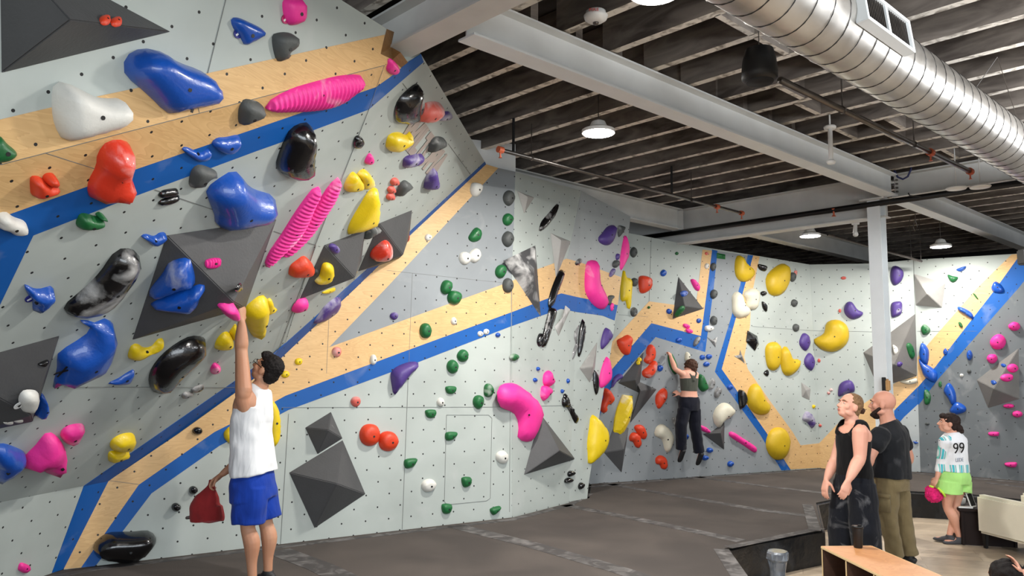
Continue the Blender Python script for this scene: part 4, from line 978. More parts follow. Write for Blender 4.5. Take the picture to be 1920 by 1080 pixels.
H('purple', 't10', '710,297 755,350 735,400 685,460 672,430 680,370', 'purple crystal hold on the wall end under the blue stripe', .06, k=0, w='D')
H('pink', 't10', 'e:755,140,22,62', 'small pink hold on the last bit of blue stripe at the wall end', w='D')
H('grey', 't10', '728,60 765,55 770,70 750,95 745,125 725,120', 'dark grey hold on the blue stripe at the wall end')
for s, lb in (('e:202,607,22,32', 'tiny blue hold above the pink round pair'), ('e:180,690,26,34', 'tiny blue hold left of the pink round pair'), ('e:427,697,18,36', 'tiny blue hold right of the pink round pair'), ('e:383,775,18,32', 'tiny blue hold just above the black arm-shaped hold')): H('blue', 't10', s, lb, .03, k=0)
H('pink', 't10', '240,690 250,640 285,618 300,660 320,700 290,740 250,730', 'pink round hold with chalk, upper of the pair', .07)
H('pink', 't10', '222,790 235,735 280,740 300,780 275,815 245,848 225,820', 'pink round hold with chalk, lower of the pair', .07)
H('black', 't10', '395,800 420,800 440,870 500,970 500,1010 485,1025 470,1000 430,910 400,880', 'black arm-shaped hold above the big pyramid volume', .05, more=['385,830 400,815 425,840 428,880 405,898 385,880'])
H('black', 't14', 'e:445,312,58,46,-20', 'black foot hold near the mat, upper left of three', .05, k=0)
H('black', 't14', 'e:430,365,60,44,-20', 'black foot hold near the mat, lower left of three', .05, k=0)
H('black', 't14', 'e:523,405,38,56,20', 'black foot hold near the mat, right of three', .05, k=0)
H('yellow', 'p', '1112,778 1135,803 1139,825 1132,848 1107,871 1104,850 1103,830 1107,800', 'large yellow angular hold at the foot of the wall end', .12, k=0, w='D')
H('orange', 't10', '680,770 710,750 745,780 768,830 750,870 715,880 720,920 690,938 668,920 668,870 690,820', 'cluster-shaped orange hold at the left edge of the back wall', .08, k=0, lump=.5, w='E')
H('yellow', 't10', '790,900 830,800 900,810 905,900 880,1000 840,1080 800,1120 760,1075 770,980', 'tall yellow faceted gem hold on the back wall', .16, sharp=True, w='E')
H('orange', 't10', '790,395 830,370 870,350 905,380 895,440 885,495 845,500 810,460', 'orange shell-shaped hold on the plywood of the back wall', .09)
H('orange', 't10', '1010,470 1025,430 1055,425 1075,470 1070,530 1030,570 990,545 1010,510', 'orange hold, upper of the stacked two left of the climber', .08)
H('orange', 't10', '980,625 1020,590 1060,545 1088,560 1080,630 1040,675 990,665', 'orange hold, lower of the stacked two left of the climber', .08)
H('orange', 't10', '1085,800 1120,760 1150,752 1165,800 1150,850 1105,908 1080,860', 'orange chalky hold level with the climber\'s waist', .08)
H('blue', 't10', 'e:1115,602,42,52', 'blue round hold left of the climber\'s raised forearm', k=0)
gh = H('green', 't10', '1175,500 1205,495 1240,580 1245,640 1215,640 1180,570', 'long green hold held by the climber on the back wall', .06, k=0)
H('cream', 't10', '1302,500 1315,478 1335,500 1335,545 1305,545', 'cream upright hold above the climber\'s head', .05, k=0)
for s, lb in (('e:1432,520,42,40', 'blue hold, left of the three right of the climber\'s head'), ('e:1482,515,44,40', 'blue hold, right of the three right of the climber\'s head'), ('e:1462,572,46,38', 'blue hold, lowest of the three right of the climber\'s head')): H('blue', 't10', s, lb, k=0)
H('green', 't10', '1395,670 1425,648 1470,740 1465,765 1430,778 1400,740', 'glossy green slab hold right of the climber\'s back', .08, k=0)
H('chrome', 't10', 'e:1500,720,44,84,15', 'black and white hold right of the green slab, upper one', .06, k=2)
H('chrome', 't10', 'e:1545,785,46,90,20', 'black and white hold right of the green slab, lower one', .06, k=2)
H('cream', 't10', '1515,940 1540,890 1590,860 1640,880 1668,930 1640,970 1590,1000 1560,1050 1525,1020 1512,970', 'big cream angular hold right of the climber\'s legs', .12, k=0)
H('yellow', 't10', 'e:955,532,34,28', 'tiny yellow hold on the tall volume, upper one', .03, k=0)
H('yellow', 't10', 'e:945,557,34,28', 'tiny yellow hold on the tall volume, lower one', .03, k=0)
H('purple', 't10', '750,740 760,680 800,645 830,650 825,680 790,700 760,745', 'dark purple hold on the blue stripe at the left of the back wall', .06)
H('grey', 't10', 'e:918,180,50,74', 'dark grey hold on the back wall left of the plywood corner')
H('green', 't10', 'e:1030,145,20,22', 'tiny green hold at the plywood corner of the back wall', k=0)
H('blue', 't10', 'e:1182,175,42,40,30', 'blue hold on the plywood left of the spear-shaped volume')
H('blue', 't10', 'e:1405,245,36,36', 'blue hold on the plywood right of the spear-shaped volume')
H('pink', 't10', 'e:1312,285,56,34,20', 'pink oval hold on the plywood, upper of two', k=0)
H('pink', 't10', 'e:1333,322,56,34,20', 'pink oval hold on the plywood, lower of two', k=0)
H('blue', 't10', 'e:1256,390,46,38', 'blue chalky hold on the bent blue stripe of the back wall')
H('chrome', 't10', 'e:1388,400,38,80,30', 'black and white hold at the corner of the bent blue stripe', .05, k=2)
H('grey', 't10', 'e:1515,45,50,70', 'dark grey hold between the two blue strips, top one')
H('grey', 't10', 'e:1515,245,50,72', 'dark grey hold between the two blue strips, middle one')
H('white', 't10', 'e:1480,302,66,46', 'pale rounded hold overlapping the blue strip', .05, k=0)
H('chrome', 't10', '1470,370 1510,388 1545,365 1530,445 1500,405', 'small star-shaped black and white hold between the blue strips', .04, k=2, sharp=True)
H('cream', 't10', '1655,60 1690,25 1730,60 1740,110 1785,160 1770,210 1700,225 1660,190 1655,120', 'big cream hold, left lobe of the two on the second blue strip', .1, k=0)
H('cream', 't10', '1740,40 1800,0 1845,20 1852,100 1830,160 1770,150 1760,90', 'big cream hold, right lobe of the two on the second blue strip', .1, k=0)
H('black', 't10', 'e:1890,40,46,38', 'small black hold right of the cream lobes, upper', k=1)
H('black', 't10', '1880,100 1915,130 1912,180 1885,150', 'small black hold right of the cream lobes, lower', k=1)
H('black', 't10', '1770,320 1840,360 1855,420 1825,470 1760,400', 'folded black hold on the plywood edge of the back wall', .08, k=0, sharp=True)
H('chrome', 't10', '1670,510 1710,500 1715,465 1735,520 1755,570 1720,540', 'jagged black and white star hold on the right plywood band', .04, k=2, sharp=True)
H('mustard', 'p', '1403,735 1410,722 1420,720 1428,735 1435,750 1445,760 1440,775 1425,778 1410,770 1402,755', 'mustard bean hold right of the half-round black hold', .12, k=0)
H('black', 't10', '1700,775 1735,770 1762,830 1750,880 1712,907', 'half-round black hold on the lower blue strip', .09, k=0)
H('blue', 't10', 'e:1640,745,42,40', 'blue star hold on the lower blue strip')
H('mustard', 'p', '1436,660 1440,645 1455,641 1464,652 1464,675 1460,690 1450,695 1440,687', 'mustard oval hold, left of the touching pair', .1, k=0)
H('mustard', 't11', '95,500 130,435 160,470 185,530 235,535 240,590 200,640 150,660 110,620', 'mustard curled hold, right of the touching pair', .1, k=0)
H('mustard', 'p', '1437,530 1440,515 1455,500 1470,494 1480,505 1479,530 1470,548 1457,555 1443,550', 'mustard rounded hold high on the back wall near its right end', .13, k=0)
H('black', 'p', '1433,700 1440,693 1443,700 1440,706', 'tiny black hold under the mustard pair', .03, k=0)
H('orange', 't14', '885,30 905,5 935,5 960,30 972,80 960,118 930,112 910,75 885,65', 'orange bent hold near the foot of the back wall, left one', .07, k=0)
H('orange', 'p', '1190,802 1198,796 1208,800 1213,812 1212,822 1203,822', 'orange hold near the foot of the back wall, right one', .07, k=0)
H('cream', 'p', '1228,812 1232,800 1242,795 1252,802 1262,815 1262,830 1255,848 1248,845 1242,825 1230,818', 'cream horn-shaped hold left of the climber\'s shins', .1, k=0)
H('chrome', 'p', 'e:1266,790,9,17,-25', 'small black and white hold beside the climber\'s knee', k=2)
H('orange', 't14', '1080,200 1110,175 1150,190 1168,240 1160,278 1125,275 1110,245 1085,240', 'lowest orange hold on the back wall', .07, k=0)
for s, lb in (('e:1305,35,38,52', 'square blue foot hold between the climber\'s legs'), ('e:1485,137,44,42', 'square blue foot hold, upper right of the climber\'s feet'), ('e:1450,195,46,40', 'square blue foot hold touching the climber\'s right foot'), ('e:1640,240,42,46', 'square blue foot hold farthest right near the mat')): H('blue', 't14', s, lb, .06, k=0)
H('pink', 'c', '508,708 560,725 600,765 570,772 515,745', 'pink hold behind the climber\'s right calf', .05, k=0)
H('pink', 't14', '1630,5 1660,0 1740,50 1830,110 1842,140 1820,155 1740,100 1640,35', 'long slanting pink bar hold near the foot of the back wall', .07, k=0)
H('mustard', 'p', '1437,830 1445,808 1460,801 1475,808 1481,825 1480,845 1470,860 1455,862 1442,850', 'mustard kidney hold at the bottom of the back wall', .12, k=0)
H('grey', 'p', 'e:1487,519,11,18', 'dark grey hold right of the high mustard hold')
H('coral', 'p', 'e:1493,511,5,10', 'tiny coral hold touching the dark grey one near the corner')
H('grey', 't11', 'e:200,112,44,60', 'dark grey hold near the back corner, upper of two')
H('grey', 't11', 'e:212,298,44,62', 'dark grey hold near the back corner, lower of two')
H('purple', 't11', '240,400 265,342 300,350 318,410 290,472 250,440', 'purple drop hold near the back corner, upper of two', .07, k=0)
H('purple', 't11', '278,535 315,485 350,540 345,600 325,620 285,585', 'purple drop hold near the back corner, lower of two', .07, k=0)
H('yellow', 't11', 'e:348,890,22,28', 'tiny yellow hold low by the back corner', .03, k=0)
H('purple', 't11', '262,985 290,925 330,950 358,1010 335,1052 300,1010', 'purple and white hold low by the back corner', .07, k=2)
H('mustard', 't11', '345,385 420,340 440,260 520,237 590,280 608,360 580,430 500,478 410,465 355,420', 'largest mustard hold, comma-shaped, on the far wall', .16, k=0)
H('purple', 't11', '570,160 590,110 630,105 670,160 715,185 690,220 630,235 585,205', 'purple curved hold above the comma-shaped mustard hold', .1, k=0)
H('coral', 't11', 'e:540,170,22,30', 'small coral hold left of the purple curved hold')
H('coral', 'p', 'e:1582,521,10,6', 'tiny coral hold high on the far wall')
H('coral', 'p', 'e:1536,676,6,7', 'tiny coral hold beside the lower purple drop')
H('coral', 't11', 'e:475,765,26,24', 'tiny coral hold above the bun man\'s forehead, upper', k=2)
H('coral', 't11', 'e:456,788,26,24', 'tiny coral hold above the bun man\'s forehead, lower', k=2)
H('purple', 't11', '525,800 540,720 600,690 640,710 650,775 600,790 540,815', 'purple and white hold just above the bun man\'s head', .1, k=1)
H('coral', 'p', 'e:1538,798,6,6', 'tiny coral hold left of the bun man\'s face')
H('coral', 'p', 'e:1637,572,6,8', 'tiny dark coral hold touching the view of the column')
H('cream', 't11', '990,700 1060,685 1115,678 1118,710 1060,725 1010,715', 'cream crumpled hold under the huge pyramid volume', .06, k=0, w='F')
H('white', 't11', '935,430 965,440 972,470 945,492', 'white hold on the huge volume right of the column', .05, k=0)
H('green', 't11', '1045,430 1075,415 1105,490 1095,530 1070,515', 'green long hold on the huge volume right of the column', .04, k=1)
H('purple', 't11', 'e:992,572,34,42', 'small purple hold on the ridge of the huge volume', k=0)
H('purple', 't7', '920,1000 930,925 970,915 1018,960 1000,1030 945,1060', 'purple hold right of the column near the wall top', .1, k=0)
H('purple', 't11', '925,120 970,100 1005,110 1003,190 960,215 928,215', 'pale purple hold right of the column, lower one', .08, k=1)
H('green', 't7', '1345,980 1385,990 1425,1000 1400,1035 1365,1030', 'green hold in the bright lamp glare on the right wall', .06)
H('blue', 't7', '1410,940 1480,915 1475,940 1440,958', 'blue hold in the bright lamp glare on the right wall', .05)
H('green', 't11', '1145,300 1175,270 1215,310 1200,345 1160,350', 'green chalk-topped hold left of the right plywood band', .06)
H('green', 't11', '1533,40 1550,45 1576,82 1560,78', 'tiny green hold at the top of the right plywood band', .03, k=0)
H('green', 't11', 'e:1443,275,24,52,-30', 'small dark green hold in the middle of the right plywood band', .04, k=1)
H('blue', 't11', '1420,140 1470,150 1530,190 1535,235 1470,195 1430,170', 'blue chalky hold across the right plywood band', .07)
H('blue', 'p', '1858,540 1866,527 1880,538 1881,548 1865,549', 'dark blue hold at the top of the wide blue band', .07, k=0)
H('blue', 't11', '1135,520 1138,440 1160,412 1205,470 1195,570 1160,560', 'tall blue hold on the right plywood band, upper of two', .08, k=0)
H('blue', 't11', '1130,530 1170,560 1265,630 1250,710 1180,675 1150,620', 'blue wing-shaped hold on the right plywood band, lower of two', .08, k=0)
H('blue', 't11', 'e:1328,478,32,50', 'small blue hold on the edge of the wide blue band', k=1)
H('blue', 't11', 'e:1510,505,45,76', 'blue rounded hold right of the wide blue band', .07)
for s, lb in (('e:1845,288,88,66', 'top pink hold near the right edge'), ('e:1725,405,116,124,50', 'large pink egg hold above the dark volume on the right wall'), ('e:1680,530,76,74', 'pink round hold at the upper left of the right wall volume')): H('pink', 't11', s, lb, .12, w='G', k=0)
H('pink', 't11', 'e:1840,602,84,66', 'pink round hold on the right wall volume, upper one', .05, k=0)
H('pink', 't11', 'e:1797,673,92,62', 'pink round hold on the right wall volume, lower one', .05, k=0)
H('blue', 't11', 'e:1688,705,40,32', 'small blue hold on the pale facet of the right wall volume', .03, k=0)
H('blue', 't11', 'e:1763,577,36,26', 'small blue hold between pink holds on the right wall volume', .03, k=0)
H('green', 't11', 'e:1290,722,28,46', 'small green hold below the blue wing-shaped hold')
H('green', 't11', '1170,770 1200,768 1220,820 1205,870 1172,865', 'green chalky hold low at the left of the right wall', .06)
H('blue', 't11', '1315,770 1355,710 1400,770 1410,850 1380,880 1350,830', 'blue winged hold above the woman in the white jersey, upper', .08, k=0)
H('blue', 't11', '1360,920 1410,855 1480,890 1475,930 1400,950', 'blue winged hold above the woman in the white jersey, lower', .08, k=0)
H('grey', 't11', 'e:1508,625,32,30', 'tiny dark hold below the blue rounded hold on the right wall')
H('white', 't11', 'e:1450,656,30,28', 'tiny white hold right of the blue wing-shaped hold', .03, k=0)
H('pink', 't11', 'e:1805,885,85,34', 'pink flat hold just under the right wall volume', .06, k=0)
H('pink', 't11', 'e:1870,947,82,50', 'pink oval hold below the right wall volume near the edge', .08, k=0)
H('pink', 't15', '1655,2 1725,0 1730,20 1718,32 1660,28', 'pink bar hold right of the woman\'s head', .06, k=0, w='G')
H('pink', 't15', '1778,232 1860,228 1862,255 1845,267 1785,258', 'pink bar hold above the armchair', .06, k=0, w='G')
H('grey', 't11', 'e:1193,1020,34,20', 'tiny grey hold low left of the woman', .03)
H('blue', 't15', '1090,70 1130,80 1105,92', 'tiny blue wedge hold right of the bald man\'s shoulder', .04, k=0)
H('green', 't15', 'e:1062,130,26,18', 'tiny green hold right of the bald man\'s back', .03, k=0)
# round number tag beside the five-sided white hold
_p = B1.at(34.5, 760, .18)
bm = bmesh.new(); add_tube(bm, [_p, _p+B1.n*.004], .028, 20)
_t = tag(link('number_tag', bm, M['white']), 'round white number 4 tag at the left of the five-sided hold', 'tag')
text_on(Pl(_p, B1.n), '4', _p-B1.u*.009, _p+B1.u*.009, .032, M['black'], 'number', .007, _t)

M['tagblue'] = plain('navy tag', (30, 34, 120), .4); M['tagpink'] = plain('magenta tag', (170, 20, 90), .4)
disc_tag(T, 446, 63, 'tagblue', 'round navy number tag under the small blue hooked hold at the top')
disc_tag(T, 535, 36, 'tagpink', 'round magenta number tag beside the pink block hold at the top')
disc_tag(B1, 56, 560, 'tagblue', 'round navy number tag beside the blue horned hold at left')
disc_tag(B1, 131, 718, 'tagblue', 'round navy number tag under the big blue whale-shaped hold')
for o in [q for q in scene.objects if q.get('label', '').startswith('big glossy blue hold above the plywood')]: cross_tape(o, T, 364, 196, .085)
for o in [q for q in scene.objects if q.get('label', '').startswith('big blue whale-shaped')]: cross_tape(o, B1, 117, 697, .07)
# ------------------------------------------------------------------ people
def V(*a): return Vector(a)
def catmull(P, k=5):
    out = []
    for i in range(len(P)-1):
        p0, p1, p2, p3 = P[max(i-1, 0)], P[i], P[i+1], P[min(i+2, len(P)-1)]
        for j in range(k):
            t = j/k; out.append([.5*(2*b+(c-a)*t+(2*a-5*b+4*c-d)*t*t+(3*b-a-3*c+d)*t**3) for a, b, c, d in zip(p0, p1, p2, p3)])
    out.append(list(P[-1])); return out
def limb(bm, pts, rad, n=14, ends=True):
    Q = catmull([list(p)+[r] for p, r in zip(pts, rad)], 4)
    ps = [Vector(q[:3]) for q in Q]; rs = [max(q[3], .003) for q in Q]
    if ends:
        d0 = (ps[0]-ps[1]).normalized(); d1 = (ps[-1]-ps[-2]).normalized()
        ps = [ps[0]+d0*rs[0]*.8, ps[0]+d0*rs[0]*.45]+ps+[ps[-1]+d1*rs[-1]*.45, ps[-1]+d1*rs[-1]*.8]; rs = [rs[0]*.35, rs[0]*.85]+rs+[rs[-1]*.85, rs[-1]*.35]
    add_tube(bm, ps, rs, n)
def torso(bm, rows, lat, n=24, e=2.3):
    """rows: (point, half width, half depth)"""
    Q = catmull([list(p)+[a, b] for p, a, b in rows], 4); rings = []
    for i, q in enumerate(Q):
        p = Vector(q[:3]); d = (Vector(Q[min(i+1, len(Q)-1)][:3])-Vector(Q[max(i-1, 0)][:3])).normalized()
        x = (lat-d*lat.dot(d)).normalized(); y = d.cross(x); r = []
        for k in range(n):
            a = 2*PI*k/n; c, s = math.cos(a), math.sin(a)
            r.append(bm.verts.new(p+x*(abs(c)**(2/e)*math.copysign(1, c)*q[3])+y*(abs(s)**(2/e)*math.copysign(1, s)*q[4])))
        rings.append(r)
    for a, b in zip(rings, rings[1:]):
        for k in range(n): bm.faces.new((a[k], a[(k+1) % n], b[(k+1) % n], b[k]))
    bm.faces.new(rings[0][::-1]); bm.faces.new(rings[-1])
def ell(bm, c, x, y, z):
    """ellipsoid with full half-axis vectors"""
    r = bmesh.ops.create_icosphere(bm, subdivisions=3, radius=1.0)
    m = Matrix((x, y, z)).transposed().to_4x4(); m.translation = c
    bmesh.ops.transform(bm, matrix=m, verts=r['verts'])
def finish(name, bm, m, parent, vox, sm=4, noise_amp=0.0, nscale=6, cut=None):
    bmesh.ops.recalc_face_normals(bm, faces=bm.faces)
    o = link(name, bm, m)
    r = o.modifiers.new('r', 'REMESH'); r.mode = 'VOXEL'; r.voxel_size = vox
    if sm: s = o.modifiers.new('s', 'SMOOTH'); s.iterations = sm; s.factor = .5
    dg = bpy.context.evaluated_depsgraph_get(); me = bpy.data.meshes.new_from_object(o.evaluated_get(dg)); o.modifiers.clear(); old = o.data; o.data = me; bpy.data.meshes.remove(old)
    if noise_amp:
        nn = [v.normal.copy() for v in me.vertices]
        for v, q in zip(me.vertices, nn): v.co += q*noise_amp*mnoise.noise(v.co*nscale)
    if cut:
        b = bmesh.new(); b.from_mesh(me); bmesh.ops.delete(b, geom=[f for f in b.faces if cut(f.calc_center_median())], context='FACES'); b.to_mesh(me); b.free()
    for p in me.polygons: p.use_smooth = True
    if parent is not None: o.parent = parent
    return o
def skinmat(name, c):
    m, nt, b, N, L = newmat(name); col = srgb(c)
    L.new(ramp(nt, noise(nt, 4, 5), .3, .7, tuple(x*f for x, f in zip(col, (.88, .78, .74)))+(1,), col), b.inputs['Base Color'])
    b.inputs['Roughness'].default_value = .55; b.inputs['Subsurface Weight'].default_value = .08; b.inputs['Subsurface Radius'].default_value = (.02, .008, .004); return m
def cloth(name, c, var=.15, dust=0):
    m, nt, b, N, L = newmat(name); col = srgb(c)
    base = ramp(nt, noise(nt, 7, 6), .3, .7, tuple(x*(1-var) for x in col[:3])+(1,), col)
    if dust: base = mix(nt, base, (.5, .5, .52, 1), math_(nt, 'MULTIPLY', ramp(nt, noise(nt, 5, 8, dist=1), .56, .78), dust))
    L.new(base, b.inputs['Base Color']); b.inputs['Roughness'].default_value = .9; b.inputs['Specular IOR Level'].default_value = .2
    b.inputs['Sheen Weight'].default_value = .1
    bp = N.new('ShaderNodeBump'); bp.inputs['Strength'].default_value = .6; bp.inputs['Distance'].default_value = .03
    L.new(noise(nt, 7, 3, stretch=(1, 1, .35), dist=.8), bp.inputs['Height']); L.new(bp.outputs[0], b.inputs['Normal']); return m
def hairmat(name, c):
    m, nt, b, N, L = newmat(name); col = srgb(c)
    L.new(ramp(nt, noise(nt, 30, 5, dist=2), .3, .7, tuple(x*.5 for x in col[:3])+(1,), col), b.inputs['Base Color']); b.inputs['Roughness'].default_value = .75; b.inputs['Specular IOR Level'].default_value = .25
    bp = N.new('ShaderNodeBump'); bp.inputs['Strength'].default_value = .6; bp.inputs['Distance'].default_value = .01
    L.new(noise(nt, 45, 3, dist=2), bp.inputs['Height']); L.new(bp.outputs[0], b.inputs['Normal']); return m
M['lip'] = plain('lips', (176, 92, 84), .5); M['eyewhite'] = plain('eye white', (225, 220, 214), .3)
def head(bm, c, f, u, s=1.0, nose=True):
    """c: centre of the skull, f: where the face points, u: up through the crown"""
    f = f.normalized(); u = (u-f*u.dot(f)).normalized(); l = u.cross(f)
    P = lambda a, b, d: c+l*(a*s)+f*(b*s)+u*(d*s)
    ell(bm, P(0, -.012, .022), l*.076*s, f*.096*s, u*.092*s)
    ell(bm, P(0, .016, -.03), l*.062*s, f*.074*s, u*.085*s)
    ell(bm, P(0, .045, -.078), l*.040*s, f*.040*s, u*.034*s)
    for q in (-1, 1):
        ell(bm, P(.042*q, .052, -.022), l*.026*s, f*.024*s, u*.028*s)
        ell(bm, P(.077*q, -.012, -.012), l*.011*s, f*.021*s, u*.033*s)
        ell(bm, P(.05*q, .012, -.066), l*.018*s, f*.044*s, u*.026*s)
    ell(bm, P(0, .072, .026), l*.056*s, f*.016*s, u*.013*s)
    if nose:
        limb(bm, [P(0, .082, .012), P(0, .097, -.012), P(0, .108, -.031)], [.009*s, .011*s, .014*s], 10)
        for q in (-1, 1): ell(bm, P(.012*q, .094, -.036), l*.009*s, f*.011*s, u*.008*s)
        ell(bm, P(0, .087, -.058), l*.024*s, f*.010*s, u*.006*s); ell(bm, P(0, .085, -.068), l*.021*s, f*.010*s, u*.007*s)
    return P, l, f, u
def face_bits(P, l, f, u, s, body, hm_, brow=True):
    for q in (-1, 1):
        b = bmesh.new(); ell(b, P(.031*q, .0785, .003), l*.0115*s, f*.0055*s, u*.005*s); e = link('eye', b, M['eyewhite'], body, True)
        b = bmesh.new(); ell(b, P(.031*q, .0825, .003), l*.0055*s, f*.003*s, u*.0048*s); link('iris', b, M['black'], e, True)
        if brow: b = bmesh.new(); limb(b, [P(.014*q, .094, .022), P(.032*q, .091, .028), P(.05*q, .078, .022)], [.003*s, .004*s, .002*s], 8); link('eyebrow', b, hm_, body, True)
    b = bmesh.new(); ell(b, P(0, .0935, -.0585), l*.020*s, f*.004*s, u*.004*s); ell(b, P(0, .091, -.067), l*.017*s, f*.004*s, u*.005*s); link('lips', b, M['lip'], body, True)
def hand(bm, w, d, pn, th, curl=.5, s=1.0, spread=.05, curls=None):
    """w wrist, d along the hand, pn palm normal (fingers curl towards it), th +1/-1 thumb side along d x pn"""
    d = d.normalized(); pn = (pn-d*pn.dot(d)).normalized(); x = d.cross(pn)*th
    P = lambda a, b, c: w+x*(a*s)+d*(b*s)+pn*(c*s)
    rows = [(P(0, -.01, 0), .024*s, .018*s), (P(0, .03, 0), .034*s, .016*s), (P(0, .07, 0), .041*s, .015*s), (P(0, .095, 0), .038*s, .012*s)]
    torso(bm, rows, x, 14, 2.5)
    for i, (a, L, r) in enumerate(((.030, .072, .0088), (.010, .080, .0092), (-.010, .075, .0088), (-.029, .060, .0078))):
        cc = (curls or [curl]*4)[i]; p = P(a, .088, 0); dd = (d+x*spread*(a/.03)).normalized(); ax = x; pts = [p-dd*.015*s, p]; ang = 0
        for seg, fr in enumerate((.45, .32, .23)):
            ang += cc*(.9 if seg else .7)
            v = dd*math.cos(ang)+pn*math.sin(ang); p = p+v*L*fr*s; pts.append(p)
        limb(bm, pts, [r*s, r*s*1.02, r*s*.98, r*s*.9, r*s*.75], 8)
    p = P(.028, .022, .006); v1 = (d*.55+x*.75+pn*.35).normalized(); v2 = (d*.85+x*.25+pn*(.3+curl*.5)).normalized()
    limb(bm, [p, p+v1*.032*s, p+v1*.034*s+v2*.030*s, p+v1*.036*s+v2*.056*s], [.014*s, .012*s, .0105*s, .008*s], 8)
def leg(bm, h, k, a, f, s=1.0, th=.085, calf=.055):
    kf = f.normalized()
    m1 = h.lerp(k, .5); m2 = k.lerp(a, .3)-kf*.018*s; m3 = k.lerp(a, .7)-kf*.004
    limb(bm, [h, h.lerp(k, .3), m1, k+kf*.006, m2, m3, a], [th*s, th*.98*s, th*.82*s, .054*s, calf*s, .040*s, .034*s])
def arm(bm, s_, e, w, s=1.0, up=.048, fo=.040):
    limb(bm, [s_, s_.lerp(e, .45), e, e.lerp(w, .3), e.lerp(w, .75), w], [up*1.12*s, up*s, up*.84*s, fo*1.05*s, fo*.78*s, .026*s])
def foot(bm, a, d, s=1.0, flat=True):
    d = d.normalized(); u = V(0, 0, 1) if flat else (V(0, 0, 1)-d*d.z).normalized()
    P = lambda x, z: a+d*(x*s)+u*(z*s)
    sd = d.cross(u).normalized()
    torso(bm, [(P(-.055, -.055), .024*s, .022*s), (P(-.035, -.05), .034*s, .036*s), (P(.03, -.052), .038*s, .038*s), (P(.10, -.064), .045*s, .026*s), (P(.155, -.070), .042*s, .019*s), (P(.185, -.072), .022*s, .012*s)], sd, 14, 2.6)
def shoe_from(name, a, d, m, parent, s=1.08, flat=True, collar=True):
    b = bmesh.new(); foot(b, a, d, s, flat)
    if collar: limb(b, [a+V(0, 0, -.04), a+V(0, 0, .0)], [.040*s, .040*s], 12, False)
    return finish(name, b, m, parent, .007, 2)
# ---- A: climber in white vest reaching for the pink hold
SK = dict(a=skinmat('tan skin', (186, 138, 108)), b=skinmat('fair skin', (222, 168, 146)), c=skinmat('ruddy skin', (206, 152, 130)), d=skinmat('light skin', (214, 162, 138)))
HR = dict(black=hairmat('black hair', (24, 19, 18)), blond=hairmat('dark blond hair', (140, 108, 76)), brown=hairmat('brown hair', (84, 58, 44)), dark=hairmat('dark brown hair', (48, 34, 30)))
YA = 6.12
def at(x, y, Y=None): return ony(x, y, Y if Y else YA)
fA = V(-.975, .22, 0).normalized(); lA = V(0, 0, 1).cross(fA)       # lA points to his left = towards the camera
bm = bmesh.new()
pel = at(474, 895); wst = at(472, 845); rib = at(470, 790); che = at(474, 755); nb = at(487, 724)
torso(bm, [(at(474, 925), .13, .10), (pel, .168, .125), (wst, .145, .11), (rib, .155, .118), (che, .17, .12), (at(482, 735), .13, .085), (nb, .065, .06), (at(493, 716), .055, .055)], lA)
hc = at(500, 692)
sL = at(479, 730)+lA*.165; sR = at(476, 748)+lA*-.15
eL = at(466, 660)+lA*.10; wL = ony(453, 602, YA-.12)
ell(bm, sL+V(0, 0, -.01), lA*.06, V(0, 0, 1)*.085, fA*.055)
limb(bm, [at(478, 775)+lA*.11, at(476, 745)+lA*.155, sL.lerp(eL, .2)], [.05, .055, .055])
arm(bm, sL, eL, wL, 1.0, .056, .050)
hdir = (at(447, 578)-at(451, 600)).normalized()
hand(bm, wL, (ony(453, 574, YA-.10)-wL), V(-1, .35, -.1), -1, .95, 1.2)
eR = at(450, 846)+lA*-.20; wR = ony(418, 888, YA+.14)
arm(bm, sR, eR, wR, 1.0, .05, .044)
hand(bm, wR, ony(396, 906, YA+.14)-wR, V(.3, -.2, -.9), 1, .8, 1.05)
hL, hR = at(480, 915)+lA*.085, at(472, 915)-lA*.085
kL, kR = ony(466, 990, YA-.09), ony(500, 982, YA+.09)
aL = ony(474, 1062, YA-.09); aR = ony(503, 1058, YA+.09)
aL.z = MAT+.085; aR.z = MAT+.085
leg(bm, hL, kL, aL, fA, 1.0, .09, .062); leg(bm, hR, kR, aR, fA, 1.0, .09, .062)
foot(bm, aL, fA+V(.1, -.2, 0)); foot(bm, aR, fA+V(.2, .1, 0))
fh = (V(-.80, .22, .52)).normalized(); uh = V(.5, -.08, .85)
P_, l_, f_, u_ = head(bm, hc, fh, uh, 1.04)
limb(bm, [nb-V(0, 0, .03), nb.lerp(hc, .5), hc+u_*-.05-f_*.01], [.062, .056, .056], 14, False)
A = finish('person', bm, SK['a'], None, .0065, 3)
tag(A, 'person in white vest and blue shorts reaching one arm up to a pink hold', 'person')
face_bits(P_, l_, f_, u_, 1.04, A, HR['black'])
b = bmesh.new()
ell(b, P_(0, -.026, .040), l_*.088, f_*.100, u_*.092); ell(b, P_(0, -.062, -.015), l_*.078, f_*.055, u_*.075); ell(b, P_(0, .050, .085), l_*.066, f_*.046, u_*.036)
finish('hair', b, HR['black'], A, .006, 1, .006, 70)
b = bmesh.new()   # glasses arm and rims
limb(b, [P_(.08, -.01, .008), P_(.078, .04, .01), P_(.06, .092, .008)], [.002, .002, .002], 6)
for q in (-1, 1):
    pts = [P_(.033*q+.024*math.cos(t), .104-.006*abs(math.cos(t)), .004+.018*math.sin(t)) for t in [2*PI*i/14 for i in range(15)]]; add_tube(b, pts, .0018, 6)
link('glasses', b, M['black'], A)
